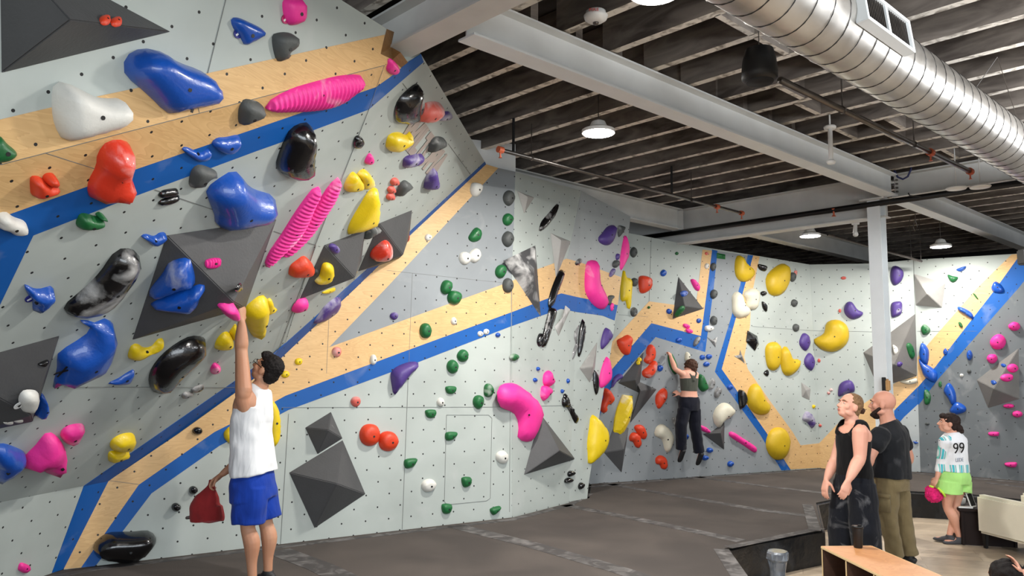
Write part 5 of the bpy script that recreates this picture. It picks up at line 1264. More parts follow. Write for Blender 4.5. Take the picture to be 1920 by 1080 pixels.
def vest_cut(body, keep, off, name, m, flare=None, amp=.004, ns=9):
    me = body.data; b = bmesh.new(); b.from_mesh(me)
    bmesh.ops.delete(b, geom=[f for f in b.faces if not keep(f.calc_center_median(), f.normal)], context='FACES')
    b.normal_update()
    for v in b.verts: v.co += v.normal*(off(v.co) if callable(off) else off)+v.normal*amp*mnoise.noise(Vector((v.co.x*ns, v.co.y*ns, v.co.z*ns*.35)))
    for _ in range(3): bmesh.ops.smooth_vert(b, verts=b.verts, factor=.5, use_axis_x=True, use_axis_y=True, use_axis_z=True)
    bmesh.ops.solidify(b, geom=b.faces[:], thickness=-.004)
    bmesh.ops.recalc_face_normals(b, faces=b.faces)
    o = link(name, b, m, None, True); o.parent = body; return o
M['vest'] = cloth('white vest cloth', (222, 223, 224), .1); M['shorts'] = cloth('royal blue cloth', (18, 56, 150), .25)
def side_seg(p, a, b):
    t = max(0, min(1, (p-a).dot(b-a)/(b-a).length_squared)); return (p-a-(b-a)*t).length
b = bmesh.new()   # loose vest body: own shape over the torso
torso(b, [(at(476, 888), .205, .155), (at(474, 868), .20, .155), (at(472, 840), .185, .145), (at(471, 805), .178, .14), (at(472, 780), .176, .135), (at(475, 760), .165, .13)], lA)
torso(b, [(at(473, 785), .17, .135), (at(480, 750), .125, .125), (at(486, 733), .118, .092), (at(490, 725), .09, .075)], lA)
vest = finish('vest', b, M['vest'], A, .007, 3, .011, 11)
b = bmesh.new()
torso(b, [(at(474, 880), .175, .13), (at(474, 905), .20, .15), (at(476, 935), .205, .155)], lA)
for h_, k_, q in ((hL, kL, 1), (hR, kR, -1)):
    torso(b, [(h_+V(0, 0, .02), .11, .13), (h_.lerp(k_, .5), .112, .13), (h_.lerp(k_, .88), .112, .122)], lA, 20)
finish('shorts', b, M['shorts'], A, .008, 3, .009, 12)
M['shoe'] = plain('black shoe', (26, 26, 28), .6)
shoe_from('shoe', aL, fA+V(.1, -.2, 0), M['shoe'], A); shoe_from('shoe', aR, fA+V(.2, .1, 0), M['shoe'], A)
# red chalk bag in his right hand
M['redcloth'] = cloth('red cloth', (150, 42, 44), .35, .25)
bg = at(390, 940)-lA*.16; sx_ = V(1, -.2, 0).normalized()
b = bmesh.new()
Pb = lambda x, y: ony(x, y, YA+.15)
torso(b, [(Pb(388, 977), .125, .075), (Pb(388, 960), .13, .08), (Pb(387, 945), .115, .075), (Pb(392, 928), .07, .05), (Pb(396, 912), .035, .025), (Pb(398, 900), .022, .018)], sx_, 20, 3)
bag = finish('chalk_bag', b, M['redcloth'], None, .007, 2, .012, 14)
tag(bag, 'red chalk-dusted chalk bag hanging from the white-vested climber\'s hand', 'chalk bag')
b = bmesh.new(); limb(b, [Pb(357, 970), Pb(350, 971)], [.014, .012], 8); link('drawcord_toggle', b, M['chrome'], bag, True)
# ---- B: man with hair bun, black tank top
YB = 7.85
def atB(x, y): return ony(x, y, YB)
fB = V(-.90, -.42, 0).normalized(); lB = V(0, 0, 1).cross(fB)
bm = bmesh.new()
torso(bm, [(atB(1602, 905), .15, .11), (atB(1602, 885), .168, .12), (atB(1600, 860), .15, .105), (atB(1600, 835), .168, .12), (atB(1600, 812), .185, .125), (atB(1600, 798), .12, .09), (atB(1597, 788), .062, .062), (atB(1595, 778), .058, .06)], lB)
hcB = atB(1592, 761)
sL = ony(1613, 811, YB-.16); sR = ony(1583, 812, YB+.15)
for s_ in (sL, sR): ell(bm, s_, lB*.066, V(0, 0, 1)*.075, fB*.066)
limb(bm, [atB(1598, 795), sL.lerp(atB(1600, 798), .45)+V(0, 0, .02), sL], [.05, .05, .055]); limb(bm, [atB(1598, 795), sR.lerp(atB(1600, 798), .45)+V(0, 0, .02), sR], [.05, .05, .055])
eL = ony(1612, 858, YB-.20); wL = ony(1590, 902, YB-.30)
arm(bm, sL, eL, wL, 1.0, .070, .056); hand(bm, wL, ony(1582, 925, YB-.33)-wL, V(-.1, 1, 0), 1, .4, 1.15)
eR = ony(1566, 862, YB+.14); wR = ony(1549, 900, YB+.06)
arm(bm, sR, eR, wR, 1.0, .062, .052); hand(bm, wR, ony(1545, 926, YB+.03)-wR, V(.8, .3, 0), 1, .35, 1.15)
aL = V(0, 0, 0); aR = V(0, 0, 0)
hL, hR = atB(1602, 905)+lB*.09, atB(1602, 905)-lB*.09
kL, kR = atB(1603, 975)+lB*.11, atB(1600, 975)-lB*.12
aL = atB(1612, 1040)+lB*.12; aR = atB(1600, 1040)-lB*.14; aL.z = aR.z = .085
leg(bm, hL, kL, aL, fB); leg(bm, hR, kR, aR, fB)
foot(bm, aL, fB); foot(bm, aR, fB)
fh = V(-.88, -.25, .30).normalized(); uh = V(.3, .05, .95)
P_, l_, f_, u_ = head(bm, hcB, fh, uh, 1.13)
limb(bm, [atB(1597, 795), atB(1596, 782), hcB-u_*.05], [.07, .064, .062], 14, False)
Bm = finish('person', bm, SK['b'], None, .0075, 3)
tag(Bm, 'person with blond hair bun in black tank top and dusty black trousers', 'person')
face_bits(P_, l_, f_, u_, 1.13, Bm, HR['blond'])
b = bmesh.new(); s_ = 1.13
ell(b, P_(0, -.03, .034), l_*.084*s_, f_*.094*s_, u_*.090*s_); ell(b, P_(0, -.052, -.03), l_*.066*s_, f_*.055*s_, u_*.075*s_)
hair = finish('hair', b, HR['blond'], Bm, .0065, 1, .006, 40)
b = bmesh.new(); ell(b, P_(0, -.138, .0), l_*.032, f_*.034, u_*.034); ell(b, P_(0, -.118, .002), l_*.02, f_*.03, u_*.02); finish('hair_bun', b, HR['brown'], hair, .006, 1, .005, 50)
M['blacktop'] = cloth('black tank cloth', (14, 14, 16), .3); M['dusty'] = cloth('chalk dusted black trousers', (19, 22, 30), .3, .35)
b = bmesh.new()
torso(b, [(atB(1602, 893), .185, .135), (atB(1602, 880), .185, .135), (atB(1600, 858), .165, .122), (atB(1600, 835), .178, .13), (atB(1600, 818), .175, .134)], lB)
torso(b, [(atB(1600, 826), .172, .134), (atB(1600, 810), .150, .128), (atB(1600, 801), .118, .112), (atB(1599, 796), .10, .09)], lB)
for q in (-1, 1): limb(b, [atB(1600, 812)+lB*.085*q+fB*.11, atB(1599, 797)+lB*.085*q+fB*.04+V(0, 0, .02), atB(1600, 797)+lB*.085*q-fB*.05+V(0, 0, .015), atB(1600, 815)+lB*.08*q-fB*.10], [.034, .034, .034, .036], 12)
def neck_scoop(p):
    c = atB(1599, 795)+fB*.085; return (p-c).length < .098
finish('tank_top', b, M['blacktop'], Bm, .007, 3, .006, 10, neck_scoop)
b = bmesh.new()
torso(b, [(atB(1602, 884), .172, .125), (atB(1602, 905), .195, .145), (atB(1603, 925), .20, .15)], lB)
for h_, k_, a_ in ((hL, kL, aL), (hR, kR, aR)):
    torso(b, [(h_, .115, .13), (h_.lerp(k_, .5), .125, .14), (k_, .13, .14), (k_.lerp(a_, .6), .125, .13), (k_.lerp(a_, .98), .11, .125)], lB, 20)
finish('trousers', b, M['dusty'], Bm, .009, 3, .014, 8)
shoe_from('shoe', aL, fB, M['shoe'], Bm); shoe_from('shoe', aR, fB, M['shoe'], Bm)
# ---- C: bald bearded man, black T-shirt, khaki trousers
YC = 8.35
def atC(x, y): return ony(x, y, YC)
fC = V(-.66, .75, 0).normalized(); lC = V(0, 0, 1).cross(fC)
bm = bmesh.new()
torso(bm, [(atC(1670, 905), .16, .12), (atC(1671, 885), .19, .15), (atC(1671, 860), .185, .15), (atC(1670, 835), .195, .15), (atC(1669, 812), .205, .14), (atC(1667, 797), .13, .10), (atC(1663, 787), .068, .068), (atC(1660, 775), .066, .066)], lC)
hcC = atC(1655, 757)
sL = atC(1669, 813)+lC*.22; sR = atC(1669, 813)-lC*.22
for s_ in (sL, sR): ell(bm, s_, lC*.07, V(0, 0, 1)*.08, fC*.07)
eL = atC(1654, 852)+lC*.27; wL = atC(1638, 886)+lC*.24
arm(bm, sL, eL, wL, 1.05, .058, .05); hand(bm, wL, atC(1633, 905)+lC*.22-wL, -lC, -1, .4, 1.05)
eR = atC(1685, 862)-lC*.26; wR = atC(1678, 900)-lC*.24+fC*.12
arm(bm, sR, eR, wR, 1.05, .058, .05); hand(bm, wR, wR-atC(1682, 880), lC, 1, .4, 1.05)
hL, hR = atC(1668, 905)+lC*.09, atC(1672, 905)-lC*.09
kL, kR = atC(1672, 970)+lC*.09, atC(1684, 968)-lC*.10
aL = atC(1683, 1030)+lC*.05; aR = atC(1698, 1025)-lC*.09; aL.z = aR.z = .085
leg(bm, hL, kL, aL, fC, 1.05); leg(bm, hR, kR, aR, fC, 1.05); foot(bm, aL, fC); foot(bm, aR, fC)
P_, l_, f_, u_ = head(bm, hcC, V(-.80, .60, .02), V(0, 0, 1), 1.22)
limb(bm, [atC(1667, 797), atC(1662, 780), hcC-u_*.05-f_*.02], [.085, .078, .074], 14, False)
Cm = finish('person', bm, SK['c'], None, .0075, 3)
tag(Cm, 'bald person with dark beard in black T-shirt and khaki trousers', 'person')
face_bits(P_, l_, f_, u_, 1.22, Cm, HR['dark'])
b = bmesh.new(); ell(b, P_(0, .052, -.098), l_*.052, f_*.052, u_*.048)
for q in (-1, 1): limb(b, [P_(.066*q, .012, -.04), P_(.055*q, .05, -.075), P_(.03*q, .075, -.10)], [.016, .022, .028], 10)
finish('beard', b, HR['dark'], Cm, .0065, 1, .004, 50)
M['tee'] = cloth('black T-shirt cloth', (27, 29, 33), .25, .08); M['khaki'] = cloth('khaki cloth', (122, 108, 78), .2)
b = bmesh.new()
torso(b, [(atC(1671, 895), .225, .185), (atC(1671, 880), .222, .18), (atC(1671, 855), .21, .17), (atC(1670, 832), .215, .165), (atC(1669, 812), .215, .15), (atC(1667, 798), .15, .11), (atC(1664, 790), .09, .085)], lC)
for s0, e0 in ((sL, eL), (sR, eR)): limb(b, [s0+V(0, 0, .0), s0.lerp(e0, .3), s0.lerp(e0, .5)], [.100, .096, .094], 16)
finish('t_shirt', b, M['tee'], Cm, .009, 3, .010, 9)
b = bmesh.new()
torso(b, [(atC(1671, 880), .19, .15), (atC(1671, 898), .205, .165), (atC(1672, 918), .20, .16)], lC)
for h_, k_, a_ in ((hL, kL, aL), (hR, kR, aR)):
    torso(b, [(h_, .105, .13), (h_.lerp(k_, .5), .10, .12), (k_, .084, .095), (k_.lerp(a_, .5), .076, .085), (a_+V(0, 0, .0), .078, .088)], lC, 20)
trs = finish('trousers', b, M['khaki'], Cm, .009, 3, .011, 12)
b = bmesh.new(); pk = hL.lerp(kL, .55)+lC*.10; Rp = Matrix((fC, V(0, 0, 1).cross(fC), V(0, 0, 1))).transposed()
add_box(b, pk, .15, .03, .17, Rp, .008); add_box(b, pk+V(0, 0, .08)+lC*.008, .16, .03, .045, Rp, .006); link('cargo_pocket', b, M['khaki'], trs, True)
shoe_from('shoe', aL, fC, M['shoe'], Cm, 1.12); shoe_from('shoe', aR, fC, M['shoe'], Cm, 1.12)
# ---- D: woman in white 99 jersey and lime shorts
YD = 9.35
def atD(x, y): return ony(x, y, YD)
fD = V(-.52, .85, 0).normalized(); lD = V(0, 0, 1).cross(fD)
bm = bmesh.new()
torso(bm, [(atD(1788, 905), .15, .12), (atD(1789, 892), .175, .145), (atD(1789, 872), .15, .125), (atD(1788, 850), .14, .115), (atD(1787, 828), .165, .115), (atD(1786, 816), .12, .085), (atD(1785, 809), .055, .055), (atD(1783, 800), .048, .05)], lD)
hcD = atD(1778, 793)
sL = atD(1787, 827)+lD*.165; sR = atD(1787, 827)-lD*.165
for s_ in (sL, sR): ell(bm, s_, lD*.05, V(0, 0, 1)*.06, fD*.05)
eL = ony(1765, 868, YD-.02); wL = ony(1757, 896, YD-.05)
arm(bm, sL, eL, wL, .92, .046, .042); hand(bm, wL, atD(1752, 912)+lD*.06-wL, -lD+V(0, 0, -.2), -1, .8, .92)
eR = atD(1797, 866)-lD*.12+fD*.05; wR = atD(1790, 893)-lD*.10+fD*.18
arm(bm, sR, eR, wR, .92, .046, .042); hand(bm, wR, fD*.2+V(.1, 0, -.9), lD, 1, .5, .92)
hL, hR = atD(1786, 900)+lD*.085, atD(1790, 900)-lD*.085
kL, kR = atD(1782, 950)+lD*.05, atD(1788, 948)-lD*.05
aL = atD(1802, 998)+lD*.04; aR = atD(1778, 992)-lD*.02; aL.z = .085; aR.z = .10
leg(bm, hL, kL, aL, fD, .95, .098, .064); leg(bm, hR, kR, aR, fD, .95, .098, .064)
foot(bm, aL, V(-1, .1, 0), .92); foot(bm, aR, V(-.6, .8, 0), .92)
P_, l_, f_, u_ = head(bm, hcD, V(-.92, .35, .14), V(.12, 0, 1), 1.0)
limb(bm, [atD(1785, 812), atD(1783, 803), hcD-u_*.05-f_*.01], [.056, .05, .05], 14, False)
Dm = finish('person', bm, SK['d'], None, .0075, 3)
tag(Dm, 'person in white jersey printed 99 and lime green shorts beside the armchair', 'person')
face_bits(P_, l_, f_, u_, 1.0, Dm, HR['dark'])
b = bmesh.new(); ell(b, P_(0, -.028, .034), l_*.088, f_*.100, u_*.092); ell(b, P_(0, -.06, -.02), l_*.07, f_*.055, u_*.065); ell(b, P_(0, .06, .07), l_*.06, f_*.04, u_*.04)
ell(b, P_(.0, -.115, -.045), l_*.045, f_*.05, u_*.042); ell(b, P_(.0, -.145, -.075), l_*.03, f_*.03, u_*.03)
finish('hair', b, HR['dark'], Dm, .0065, 1, .008, 40)
def jersey():
    m, nt, b, N, L = newmat('white jersey cloth with teal sleeve print')
    w_ = nt.nodes.new('ShaderNodeTexWave'); w_.inputs['Scale'].default_value = 3.4; w_.inputs['Distortion'].default_value = 1.5
    tc = N.new('ShaderNodeTexCoord'); L.new(tc.outputs['Object'], w_.inputs[0])
    r = N.new('ShaderNodeValToRGB'); L.new(w_.outputs[1], r.inputs[0]); r.color_ramp.interpolation = 'CONSTANT'
    cols = [(0, (225, 228, 230)), (.25, (120, 208, 198)), (.5, (120, 126, 140)), (.68, (225, 228, 230)), (.85, (70, 178, 190))]
    r.color_ramp.elements[0].color = srgb(cols[0][1]); r.color_ramp.elements[1].position = cols[-1][0]; r.color_ramp.elements[1].color = srgb(cols[-1][1])
    for p, c in cols[1:-1]: e = r.color_ramp.elements.new(p); e.color = srgb(c)
    L.new(r.outputs[0], b.inputs['Base Color']); b.inputs['Roughness'].default_value = .8; return m
M['jersey'] = cloth('white jersey cloth', (228, 230, 234), .06); M['print'] = jersey(); M['lime'] = cloth('lime cloth', (172, 226, 130), .12)
b = bmesh.new()
torso(b, [(atD(1789, 884), .185, .15), (atD(1789, 872), .175, .142), (atD(1788, 850), .165, .135), (atD(1787, 828), .178, .13), (atD(1786, 816), .135, .10), (atD(1785, 810), .075, .075)], lD)
limb(b, [sR, sR.lerp(eR, .5), eR, eR.lerp(wR, .5)], [.074, .064, .056, .048], 14)
limb(b, [sL, sL.lerp(eL, .5), eL, eL.lerp(wL, .5)], [.074, .064, .056, .048], 14)
je = finish('jersey', b, M['jersey'], Dm, .0075, 3, .004, 14)
je.data.materials.append(M['print']); hem = atD(1789, 872).z
for p in je.data.polygons:
    c = p.center; dl = side_seg(c, sL+V(0, 0, .03), eL)
    if (dl < .068 and c.z > eL.z+.05 and (c-atD(1787, 840)).dot(lD) > .125) or c.z < hem+.02: p.material_index = 1
bpl = Pl(atD(1789, 840)-fD*.142, -fD); bpl.a = bpl.at(1796, 841)
t9 = text_on(bpl, '99', bpl.a-bpl.u*.115, bpl.a+bpl.u*.115, .17, M['black'], 'jersey_number', .012, je)
text_on(bpl, 'LEDE', bpl.a-bpl.u*.08-V(0, 0, .13), bpl.a+bpl.u*.08-V(0, 0, .13), .06, plain('grey jersey print', (120, 130, 150), .7), 'jersey_lettering', .012, je)
b = bmesh.new()
torso(b, [(atD(1789, 880), .165, .14), (atD(1789, 893), .188, .165), (atD(1788, 905), .185, .16)], lD)
for h_, k_ in ((hL, kL), (hR, kR)): torso(b, [(h_, .11, .14), (h_.lerp(k_, .3), .12, .15), (h_.lerp(k_, .45), .13, .155)], lD, 20)
finish('shorts', b, M['lime'], Dm, .0075, 3, .006, 14)
M['greyshoe'] = plain('grey climbing shoe', (62, 62, 66), .7)
shoe_from('climbing_shoe', aL, V(-1, .1, 0), M['greyshoe'], Dm, 1.0); shoe_from('climbing_shoe', aR, V(-.6, .8, 0), M['greyshoe'], Dm, 1.0)
M['fuzzy'] = plain('fluffy pink fabric', (246, 30, 120), .9, 0, .4, 20, bump=1.0); M['limeplain'] = plain('lime strap', (190, 226, 70), .6)
b = bmesh.new(); pc = atD(1756, 928)+lD*.05
ell(b, pc, V(.10, 0, 0), V(0, .07, 0), V(0, 0, .085)); ell(b, pc+V(-.05, 0, .05), V(.05, 0, 0), V(0, .05, 0), V(0, 0, .06))
fb = finish('chalk_bag', b, M['fuzzy'], None, .007, 1, .012, 60); tag(fb, 'fluffy hot pink chalk bag held by the woman in the white jersey', 'chalk bag')
b = bmesh.new(); limb(b, [pc+V(.02, -.06, .09), pc+V(.06, -.085, .04), pc+V(.09, -.07, .0)], [.012, .014, .012], 8); limb(b, [pc+V(-.06, -.03, .11), pc+V(-.03, -.04, .10)], [.012, .012], 8); link('lime_strap', b, M['limeplain'], fb, True)
# ---- E: climber on the back wall seen from behind
def atE(x, y, o=.25): return E.at(x, y, o)
fE = -E.n; lE = V(0, 0, 1).cross(fE); lE.normalize()
bm = bmesh.new()
torso(bm, [(atE(1292, 768), .13, .10), (atE(1292, 755), .16, .115), (atE(1292, 735), .125, .095), (atE(1292, 718), .135, .10), (atE(1292, 703), .155, .10), (atE(1293, 698), .11, .075), (atE(1294, 692), .05, .05)], lE)
hcE = atE(1294, 688, .22)
sL = atE(1281, 702, .27); sR = atE(1304, 703, .27)
for s_ in (sL, sR): ell(bm, s_, lE*.052, V(0, 0, 1)*.055, fE*.05)
eL = atE(1266, 692, .34); wL = atE(1257, 668, .16)
arm(bm, sL, eL, wL, .92, .045, .042); hand(bm, wL, atE(1255, 660, .08)-wL, fE+V(0, 0, -.3), -1, .7, .95)
eR = atE(1300, 735, .08); wR = atE(1274, 739, .16)
arm(bm, sR, eR, wR, .92, .045, .042); hand(bm, wR, atE(1267, 735, .10)-wL*0-wR, fE, 1, .7, .9)
hL, hR = atE(1283, 768), atE(1301, 768); kL, kR = atE(1277, 800, .27), atE(1304, 804, .25)
aL, aR = atE(1277, 842, .22), atE(1311, 848, .24)
leg(bm, hL, kL, aL, fE, .92); leg(bm, hR, kR, aR, fE, .92)
dn_ = V(0, 0, -1)
foot(bm, aL, dn_*.8+fE*.6, .9, False); foot(bm, aR, dn_*.8+fE*.6, .9, False)
P_, l_, f_, u_ = head(bm, hcE, (fE+V(-.1, 0, .25)), V(0, 0, 1)-fE*.15, 1.0)
limb(bm, [atE(1293, 699), atE(1294, 694, .24), hcE-u_*.04], [.052, .048, .048], 14, False)
Em = finish('person', bm, SK['b'], None, .0075, 3)
tag(Em, 'person in olive sports top and black trousers climbing the back wall', 'person')
face_bits(P_, l_, f_, u_, 1.0, Em, HR['brown'])
b = bmesh.new(); ell(b, P_(0, -.02, .03), l_*.094, f_*.105, u_*.098); ell(b, P_(0, -.06, -.02), l_*.075, f_*.055, u_*.065)
finish('hair', b, HR['brown'], Em, .0065, 0, .022, 30)
M['olive'] = cloth('olive sports top', (74, 76, 68), .1); M['navytr'] = cloth('dark navy trousers', (20, 22, 34), .25)
b = bmesh.new(); torso(b, [(atE(1292, 733), .132, .102), (atE(1292, 718), .143, .108), (atE(1292, 709), .15, .108)], lE)
b_top = atE(1292, 708)
for q in (-1, 1): limb(b, [b_top-fE*.10+lE*.02*q, atE(1293, 700)-fE*.075+lE*.07*q, atE(1293, 697)+lE*.09*q, b_top+fE*.09+lE*.08*q], [.02, .014, .013, .02], 8)
limb(b, [atE(1292, 712)-fE*.09, atE(1292, 705)-fE*.09], [.04, .02], 8)
finish('sports_top', b, M['olive'], Em, .0065, 2)
b = bmesh.new(); torso(b, [(atE(1292, 744), .15, .11), (atE(1292, 755), .172, .13), (atE(1292, 770), .165, .125)], lE)
for h_, k_, a_ in ((hL, kL, aL), (hR, kR, aR)): torso(b, [(h_, .09, .11), (h_.lerp(k_, .6), .085, .10), (k_, .08, .09), (k_.lerp(a_, .6), .075, .085), (a_, .078, .085)], lE, 18)
finish('trousers', b, M['navytr'], Em, .0075, 3, .007, 12)
for a_ in (aL, aR): shoe_from('climbing_shoe', a_+dn_*.01, dn_*.8+fE*.6, M['shoe'], Em, .98, False, False)
# ---- F: person cut off by the bottom right corner
YF = 4.9
hcF = ony(1884, 1086, YF); fF = V(-.2, .97, 0).normalized(); lF = V(0, 0, 1).cross(fF)
bm = bmesh.new()
P_, l_, f_, u_ = head(bm, hcF, fF, V(0, 0, 1), 1.0)
ch = hcF+V(.03, 0, -.33)
torso(bm, [(ch+V(0, 0, -.27), .16, .12), (ch+V(0, 0, -.12), .15, .11), (ch+V(0, 0, .03), .17, .12), (ch+V(0, 0, .12), .11, .08), (ch+V(0, 0, .17), .055, .055), (hcF-V(0, 0, .05), .05, .05)], lF)
sR = ch+V(0, 0, .07)-lF*.19; eR = ony(1950, 1075, YF-.05); wR = ony(1915, 1076, YF-.08)
arm(bm, sR, eR, wR, .95); hand(bm, wR, ony(1901, 1050, YF-.06)-wR, V(-1, .2, -.3), 1, .35, .8)
sL = ch+V(0, 0, .07)+lF*.19; eL = sL+V(-.05, .15, -.24); wL = eL+V(.12, .18, -.05)
arm(bm, sL, eL, wL, .95); hand(bm, wL, V(.5, .5, -.1), V(0, 0, -1), 1, .5, .95)
for q in (-1, 1):
    h_ = ch+V(0, 0, -.27)+lF*.09*q; h_.z = .10; k_ = h_+fF*.42+V(0, 0, .22)+lF*.06*q; a_ = k_+fF*.12; a_.z = .085
    leg(bm, h_, k_, a_, fF, .95); foot(bm, a_, fF, .92)
Fm = finish('person', bm, SK['d'], None, .008, 3)
tag(Fm, 'seated dark-haired person cut off by the bottom right corner, hand at head', 'person')
b = bmesh.new(); ell(b, P_(0, -.02, .03), l_*.092, f_*.102, u_*.096); ell(b, P_(0, -.06, -.05), l_*.075, f_*.05, u_*.08)
finish('hair', b, HR['black'], Fm, .0065, 1, .01, 30)
b = bmesh.new(); torso(b, [(ch+V(0, 0, -.27), .175, .14), (ch+V(0, 0, -.12), .165, .13), (ch+V(0, 0, .03), .185, .135), (ch+V(0, 0, .12), .12, .09)], lF)
limb(b, [sR, sR.lerp(eR, .5), eR, eR.lerp(wR, .55)], [.062, .058, .056, .05]); limb(b, [sL, sL.lerp(eL, .5), eL, eL.lerp(wL, .6)], [.062, .058, .054, .046])
finish('sweatshirt', b, M['blacktop'], Fm, .009, 2, .008, 10)
b = bmesh.new()
for q in (-1, 1):
    h_ = ch+V(0, 0, -.27)+lF*.09*q; h_.z = .13; k_ = h_+fF*.42+V(0, 0, .20)+lF*.06*q; a_ = k_+fF*.12; a_.z = .10
    limb(b, [h_, h_.lerp(k_, .5), k_, k_.lerp(a_, .5), a_], [.11, .095, .075, .06, .05])
finish('trousers', b, M['navytr'], Fm, .009, 2)
# ------------------------------------------------------------------ furniture on the wood floor
# plywood cubby bench
zt = .58
a = onz(1540, 1024, zt); bq = onz(1655, 1080, zt); c_ = onz(1630, 1026, zt)
dl = (bq-a).normalized(); dw = (c_-a); dw = (dw-dl*dw.dot(dl)); W_ = dw.length; dw.normalize(); L_ = 2.4
W_ = .42
Rb = Matrix((dl, dw, V(0, 0, 1))).transposed()
sh = empty('shoe_shelf', a+dl*L_/2+dw*W_/2-V(0, 0, zt), 'low plywood cubby shelf in the foreground holding a black tumbler', 'shelf')
M['shelftop'] = plywood('orange toned plywood', (196, 140, 92), (164, 108, 66), False, .4); M['shelfedge'] = plain('pale plywood edge', (222, 196, 150), .5); M['shelfdark'] = plywood('dark plywood inside', (84, 58, 44), (58, 40, 32), False, .6)
def sb(name, c0, l, w, h, m, bev=.002):
    bm = bmesh.new(); add_box(bm, c0, l, w, h, Rb, bev); return link(name, bm, M[m], sh)
def sp_(l, w, z): return a+dl*l+dw*w+V(0, 0, z-zt)
sb('shelf_top', sp_(L_/2, W_/2, zt-.009), L_, W_, .018, 'shelftop')
sb('top_edge', sp_(L_/2, -.003, zt-.009), L_, .005, .019, 'shelfedge'); sb('top_edge', sp_(-.003, W_/2, zt-.009), .005, W_, .019, 'shelfedge'); sb('top_edge', sp_(L_/2, W_+.003, zt-.009), L_, .005, .019, 'shelfedge')
sb('shelf_bottom', sp_(L_/2, W_/2, .03), L_, W_, .018, 'shelfdark'); sb('back_panel', sp_(L_/2, W_-.006, zt/2), L_, .01, zt-.03, 'shelfdark')
for k in range(7):
    l0 = min(max(.009, k*.4), L_-.009); sb('divider', sp_(l0, W_/2, (zt-.02)/2), .018, W_-.01, zt-.02, 'shelfdark'); sb('divider_edge', sp_(l0, 0, (zt-.02)/2), .018, .004, zt-.02, 'shelfedge')
# tumbler on it
p = onz(1609, 1027, zt); tb = empty('tumbler', p, 'black lidded tumbler standing on the plywood cubby shelf', 'tumbler')
bm = bmesh.new(); add_lathe(bm, p, [(.030, 0), (.034, .008), (.042, .15), (.043, .158)], 28); link('cup', bm, M['black'], tb, True)
bm = bmesh.new(); add_lathe(bm, p+V(0, 0, .155), [(.045, 0), (.046, .012), (.040, .018), (.020, .02)], 28); add_box(bm, p+V(.015, -.01, .178), .03, .02, .012, None, .003); link('lid', bm, M['blacksteel'], tb, True)
# armchair
M['leather'] = plain('cream leather', (226, 220, 200), .42, 0, .06, 3, bump=.1)
fr = onz(1838, 1027, 0); fx = V(.22, -.975, 0).normalized(); fy = V(0, 0, 1).cross(fx)
ac = empty('armchair', fr+fx*.4+fy*.35, 'cream leather armchair with dark tapered legs cut by the right edge', 'armchair')
Ra = Matrix((fx, fy, V(0, 0, 1))).transposed()
def ab(name, x, y, z, sx, sy, sz, m='leather', bev=.03, par=ac):
    bm = bmesh.new(); add_box(bm, fr+fx*x+fy*y+V(0, 0, z), sx, sy, sz, Ra, bev); return link(name, bm, M[m], par, False)
ab('armrest', .42, .05, .38, .88, .13, .43); ab('armrest', .42, .65, .38, .88, .13, .43)
ab('seat_cushion', .36, .35, .36, .70, .47, .16); ab('seat_frame', .40, .35, .20, .82, .60, .06, 'black', .01)
bm = bmesh.new()
vs_ = [(.70, 0), (.84, 0), (.84, .48), (.80, .78), (.70, .80), (.60, .50)]
q0 = [bm.verts.new(fr+fx*x+fy*.02+V(0, 0, .22+z)) for x, z in vs_]; q1 = [bm.verts.new(fr+fx*x+fy*.68+V(0, 0, .22+z)) for x, z in vs_]
bm.faces.new(q0[::-1]); bm.faces.new(q1)
for i in range(6): bm.faces.new((q0[i], q0[(i+1) % 6], q1[(i+1) % 6], q1[i]))
bmesh.ops.recalc_face_normals(bm, faces=bm.faces); bmesh.ops.bevel(bm, geom=bm.edges[:], offset=.02, segments=3, affect='EDGES'); link('backrest', bm, M['leather'], ac)
for x, y in ((.04, .04), (.76, .04), (.04, .66), (.76, .66)):
    bm = bmesh.new(); p = fr+fx*x+fy*y; add_box(bm, p+V(0, 0, .09), .06, .05, .18, Ra, .006)
    for v in bm.verts:
        if v.co.z < .05: v.co.x += (p.x-v.co.x)*.35; v.co.y += (p.y-v.co.y)*.35
    link('leg', bm, M['black'], ac)
# dark side table with things on it
M['espresso'] = plain('espresso wood', (30, 20, 18), .7, spec=.2)
tpz = .42; tp0 = onz(1803, 952, tpz); tp1 = ony(1832, 957, tp0.y-.15)
tc_ = tp0+V(.30, .12, 0); tc_.z = 0
tbl = empty('side_table', tc_, 'dark espresso side table between the white-jerseyed woman and the armchair', 'side table')
Rt = Matrix.Rotation(math.radians(-14), 3, 'Z')
def tbx(name, dx, dy, z, sx, sy, sz): bm = bmesh.new(); add_box(bm, tc_+Rt@V(dx, dy, 0)+V(0, 0, z), sx, sy, sz, Rt, .004); link(name, bm, M['espresso'], tbl)
tbx('table_top', 0, 0, tpz-.015, .62, .5, .03); tbx('side_panel', -.27, 0, .2, .03, .46, .39); tbx('side_panel', .27, 0, .2, .03, .46, .39); tbx('back_panel', 0, -.2, .2, .54, .02, .39)
p = onz(1821, 951, tpz+.005); e = empty('tablet', p, 'white framed tablet leaning on a stand on the dark side table', 'tablet')
Rq = Matrix.Rotation(math.radians(35), 3, 'Z') @ Matrix.Rotation(math.radians(-18), 3, 'X')
bm = bmesh.new(); add_box(bm, p+V(0, 0, .085), .13, .012, .17, Rq, .004); link('tablet_frame', bm, M['white'], e); bm = bmesh.new(); add_box(bm, p+Rq@V(0, -.007, 0)+V(0, 0, .085), .105, .002, .14, Rq); link('screen', bm, M['black'], e)
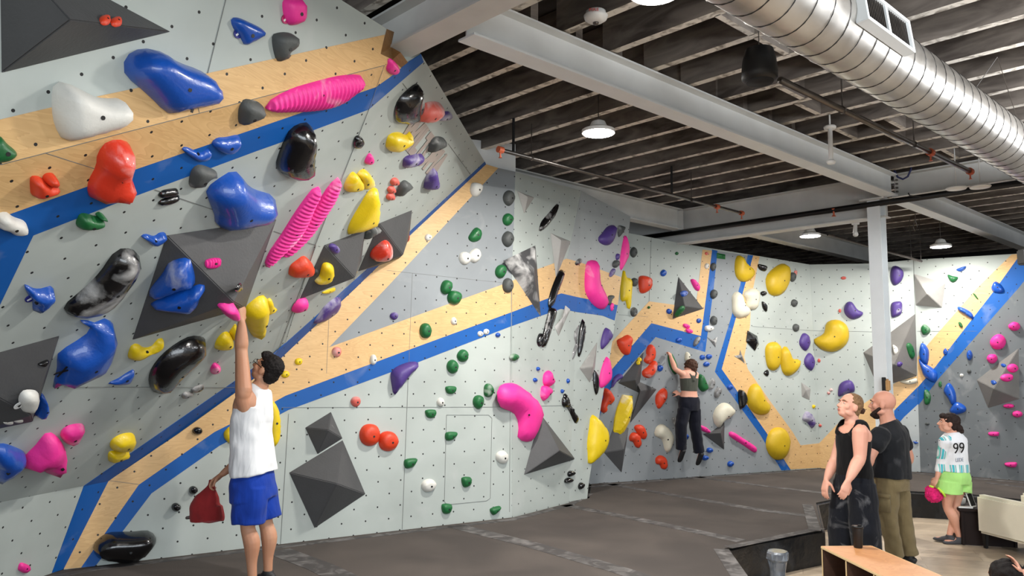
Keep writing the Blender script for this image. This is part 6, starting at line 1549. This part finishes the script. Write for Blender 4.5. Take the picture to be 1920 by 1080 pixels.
bm = bmesh.new(); p = onz(1809, 951, tpz+.004); add_box(bm, p, .15, .09, .02, Rt, .004); tag(link('white_case', bm, M['white']), 'small flat white case lying in front of the tablet', 'case')
bm = bmesh.new(); p = onz(1801, 946, tpz+.002); add_lathe(bm, p, [(.04, 0), (.055, .03), (.058, .075), (.03, .085)], 20); tag(link('jar', bm, M['white'], None, True), 'small white bowl-shaped jar on the dark side table beside the woman\'s leg', 'jar')
# brush with grey end leaning on the column
p0 = cpos+V(-.13, -.16, 0)
p0 = onz(1650, 1003, 0); bm = bmesh.new(); M['palewood'] = plain('pale wood pole', (206, 190, 158), .5)
top = V(p0.x-.02, p0.y+.06, .95); br = empty('broom', p0, 'pale wooden pole with a grey foot standing beside the steel column', 'broom')
add_tube(bm, [p0+V(0, 0, .16), top], .017, 12); link('pole', bm, M['palewood'], br, True); bm = bmesh.new(); add_lathe(bm, p0, [(.026, 0), (.026, .155), (.018, .17)], 16); link('pole_foot', bm, M['greyshoe'], br, True)
# black strap thing on column at head height
bm = bmesh.new(); p = cpos+V(-.02, -.14, 1.82); add_box(bm, p, .09, .06, .16, RJ, .02); ho = tag(link('hook_block', bm, M['plyplain'], None), 'small wooden block with a black strap mounted on the column above the bald head', 'block')
bm = bmesh.new(); add_box(bm, p+V(-.045, -.01, -.03), .015, .05, .26, RJ, .004); link('strap', bm, M['black'], ho)
# clear plastic bag standing on the floor by the mat corner
m_, nt, b_, N, L = newmat('crinkled clear plastic'); b_.inputs['Base Color'].default_value = srgb((150, 156, 164)); b_.inputs['Roughness'].default_value = .12; b_.inputs['Transmission Weight'].default_value = .6; b_.inputs['IOR'].default_value = 1.3; b_.inputs['Metallic'].default_value = .15
M['plastic'] = m_
pb_ = ony(1459, 1082, 6.3); bm = bmesh.new()
add_lathe(bm, V(pb_.x, pb_.y, pb_.z-.05), [(.05, 0), (.058, .02), (.062, .10), (.072, .17), (.085, .19), (.084, .235), (.075, .25)], 22)
for v in bm.verts: v.co += Vector((mnoise.noise(v.co*22), mnoise.noise(v.co*22+V(5, 0, 0)), 0))*.012
pbz = pb_.z-.05
o = link('plastic_bag', bm, M['plastic']); tag(o, 'crinkled clear plastic bag on a bucket at the bottom edge by the mat corner', 'plastic bag')
bm = bmesh.new(); add_lathe(bm, V(pb_.x, pb_.y, 0), [(.10, 0), (.125, .02), (.14, pbz-.02), (.145, pbz)], 24); tag(link('bucket', bm, M['charcoal'], None, True), 'dark bucket under the clear plastic bag at the bottom edge', 'bucket')
# flecks of chalk blocks on the mat side by the woman
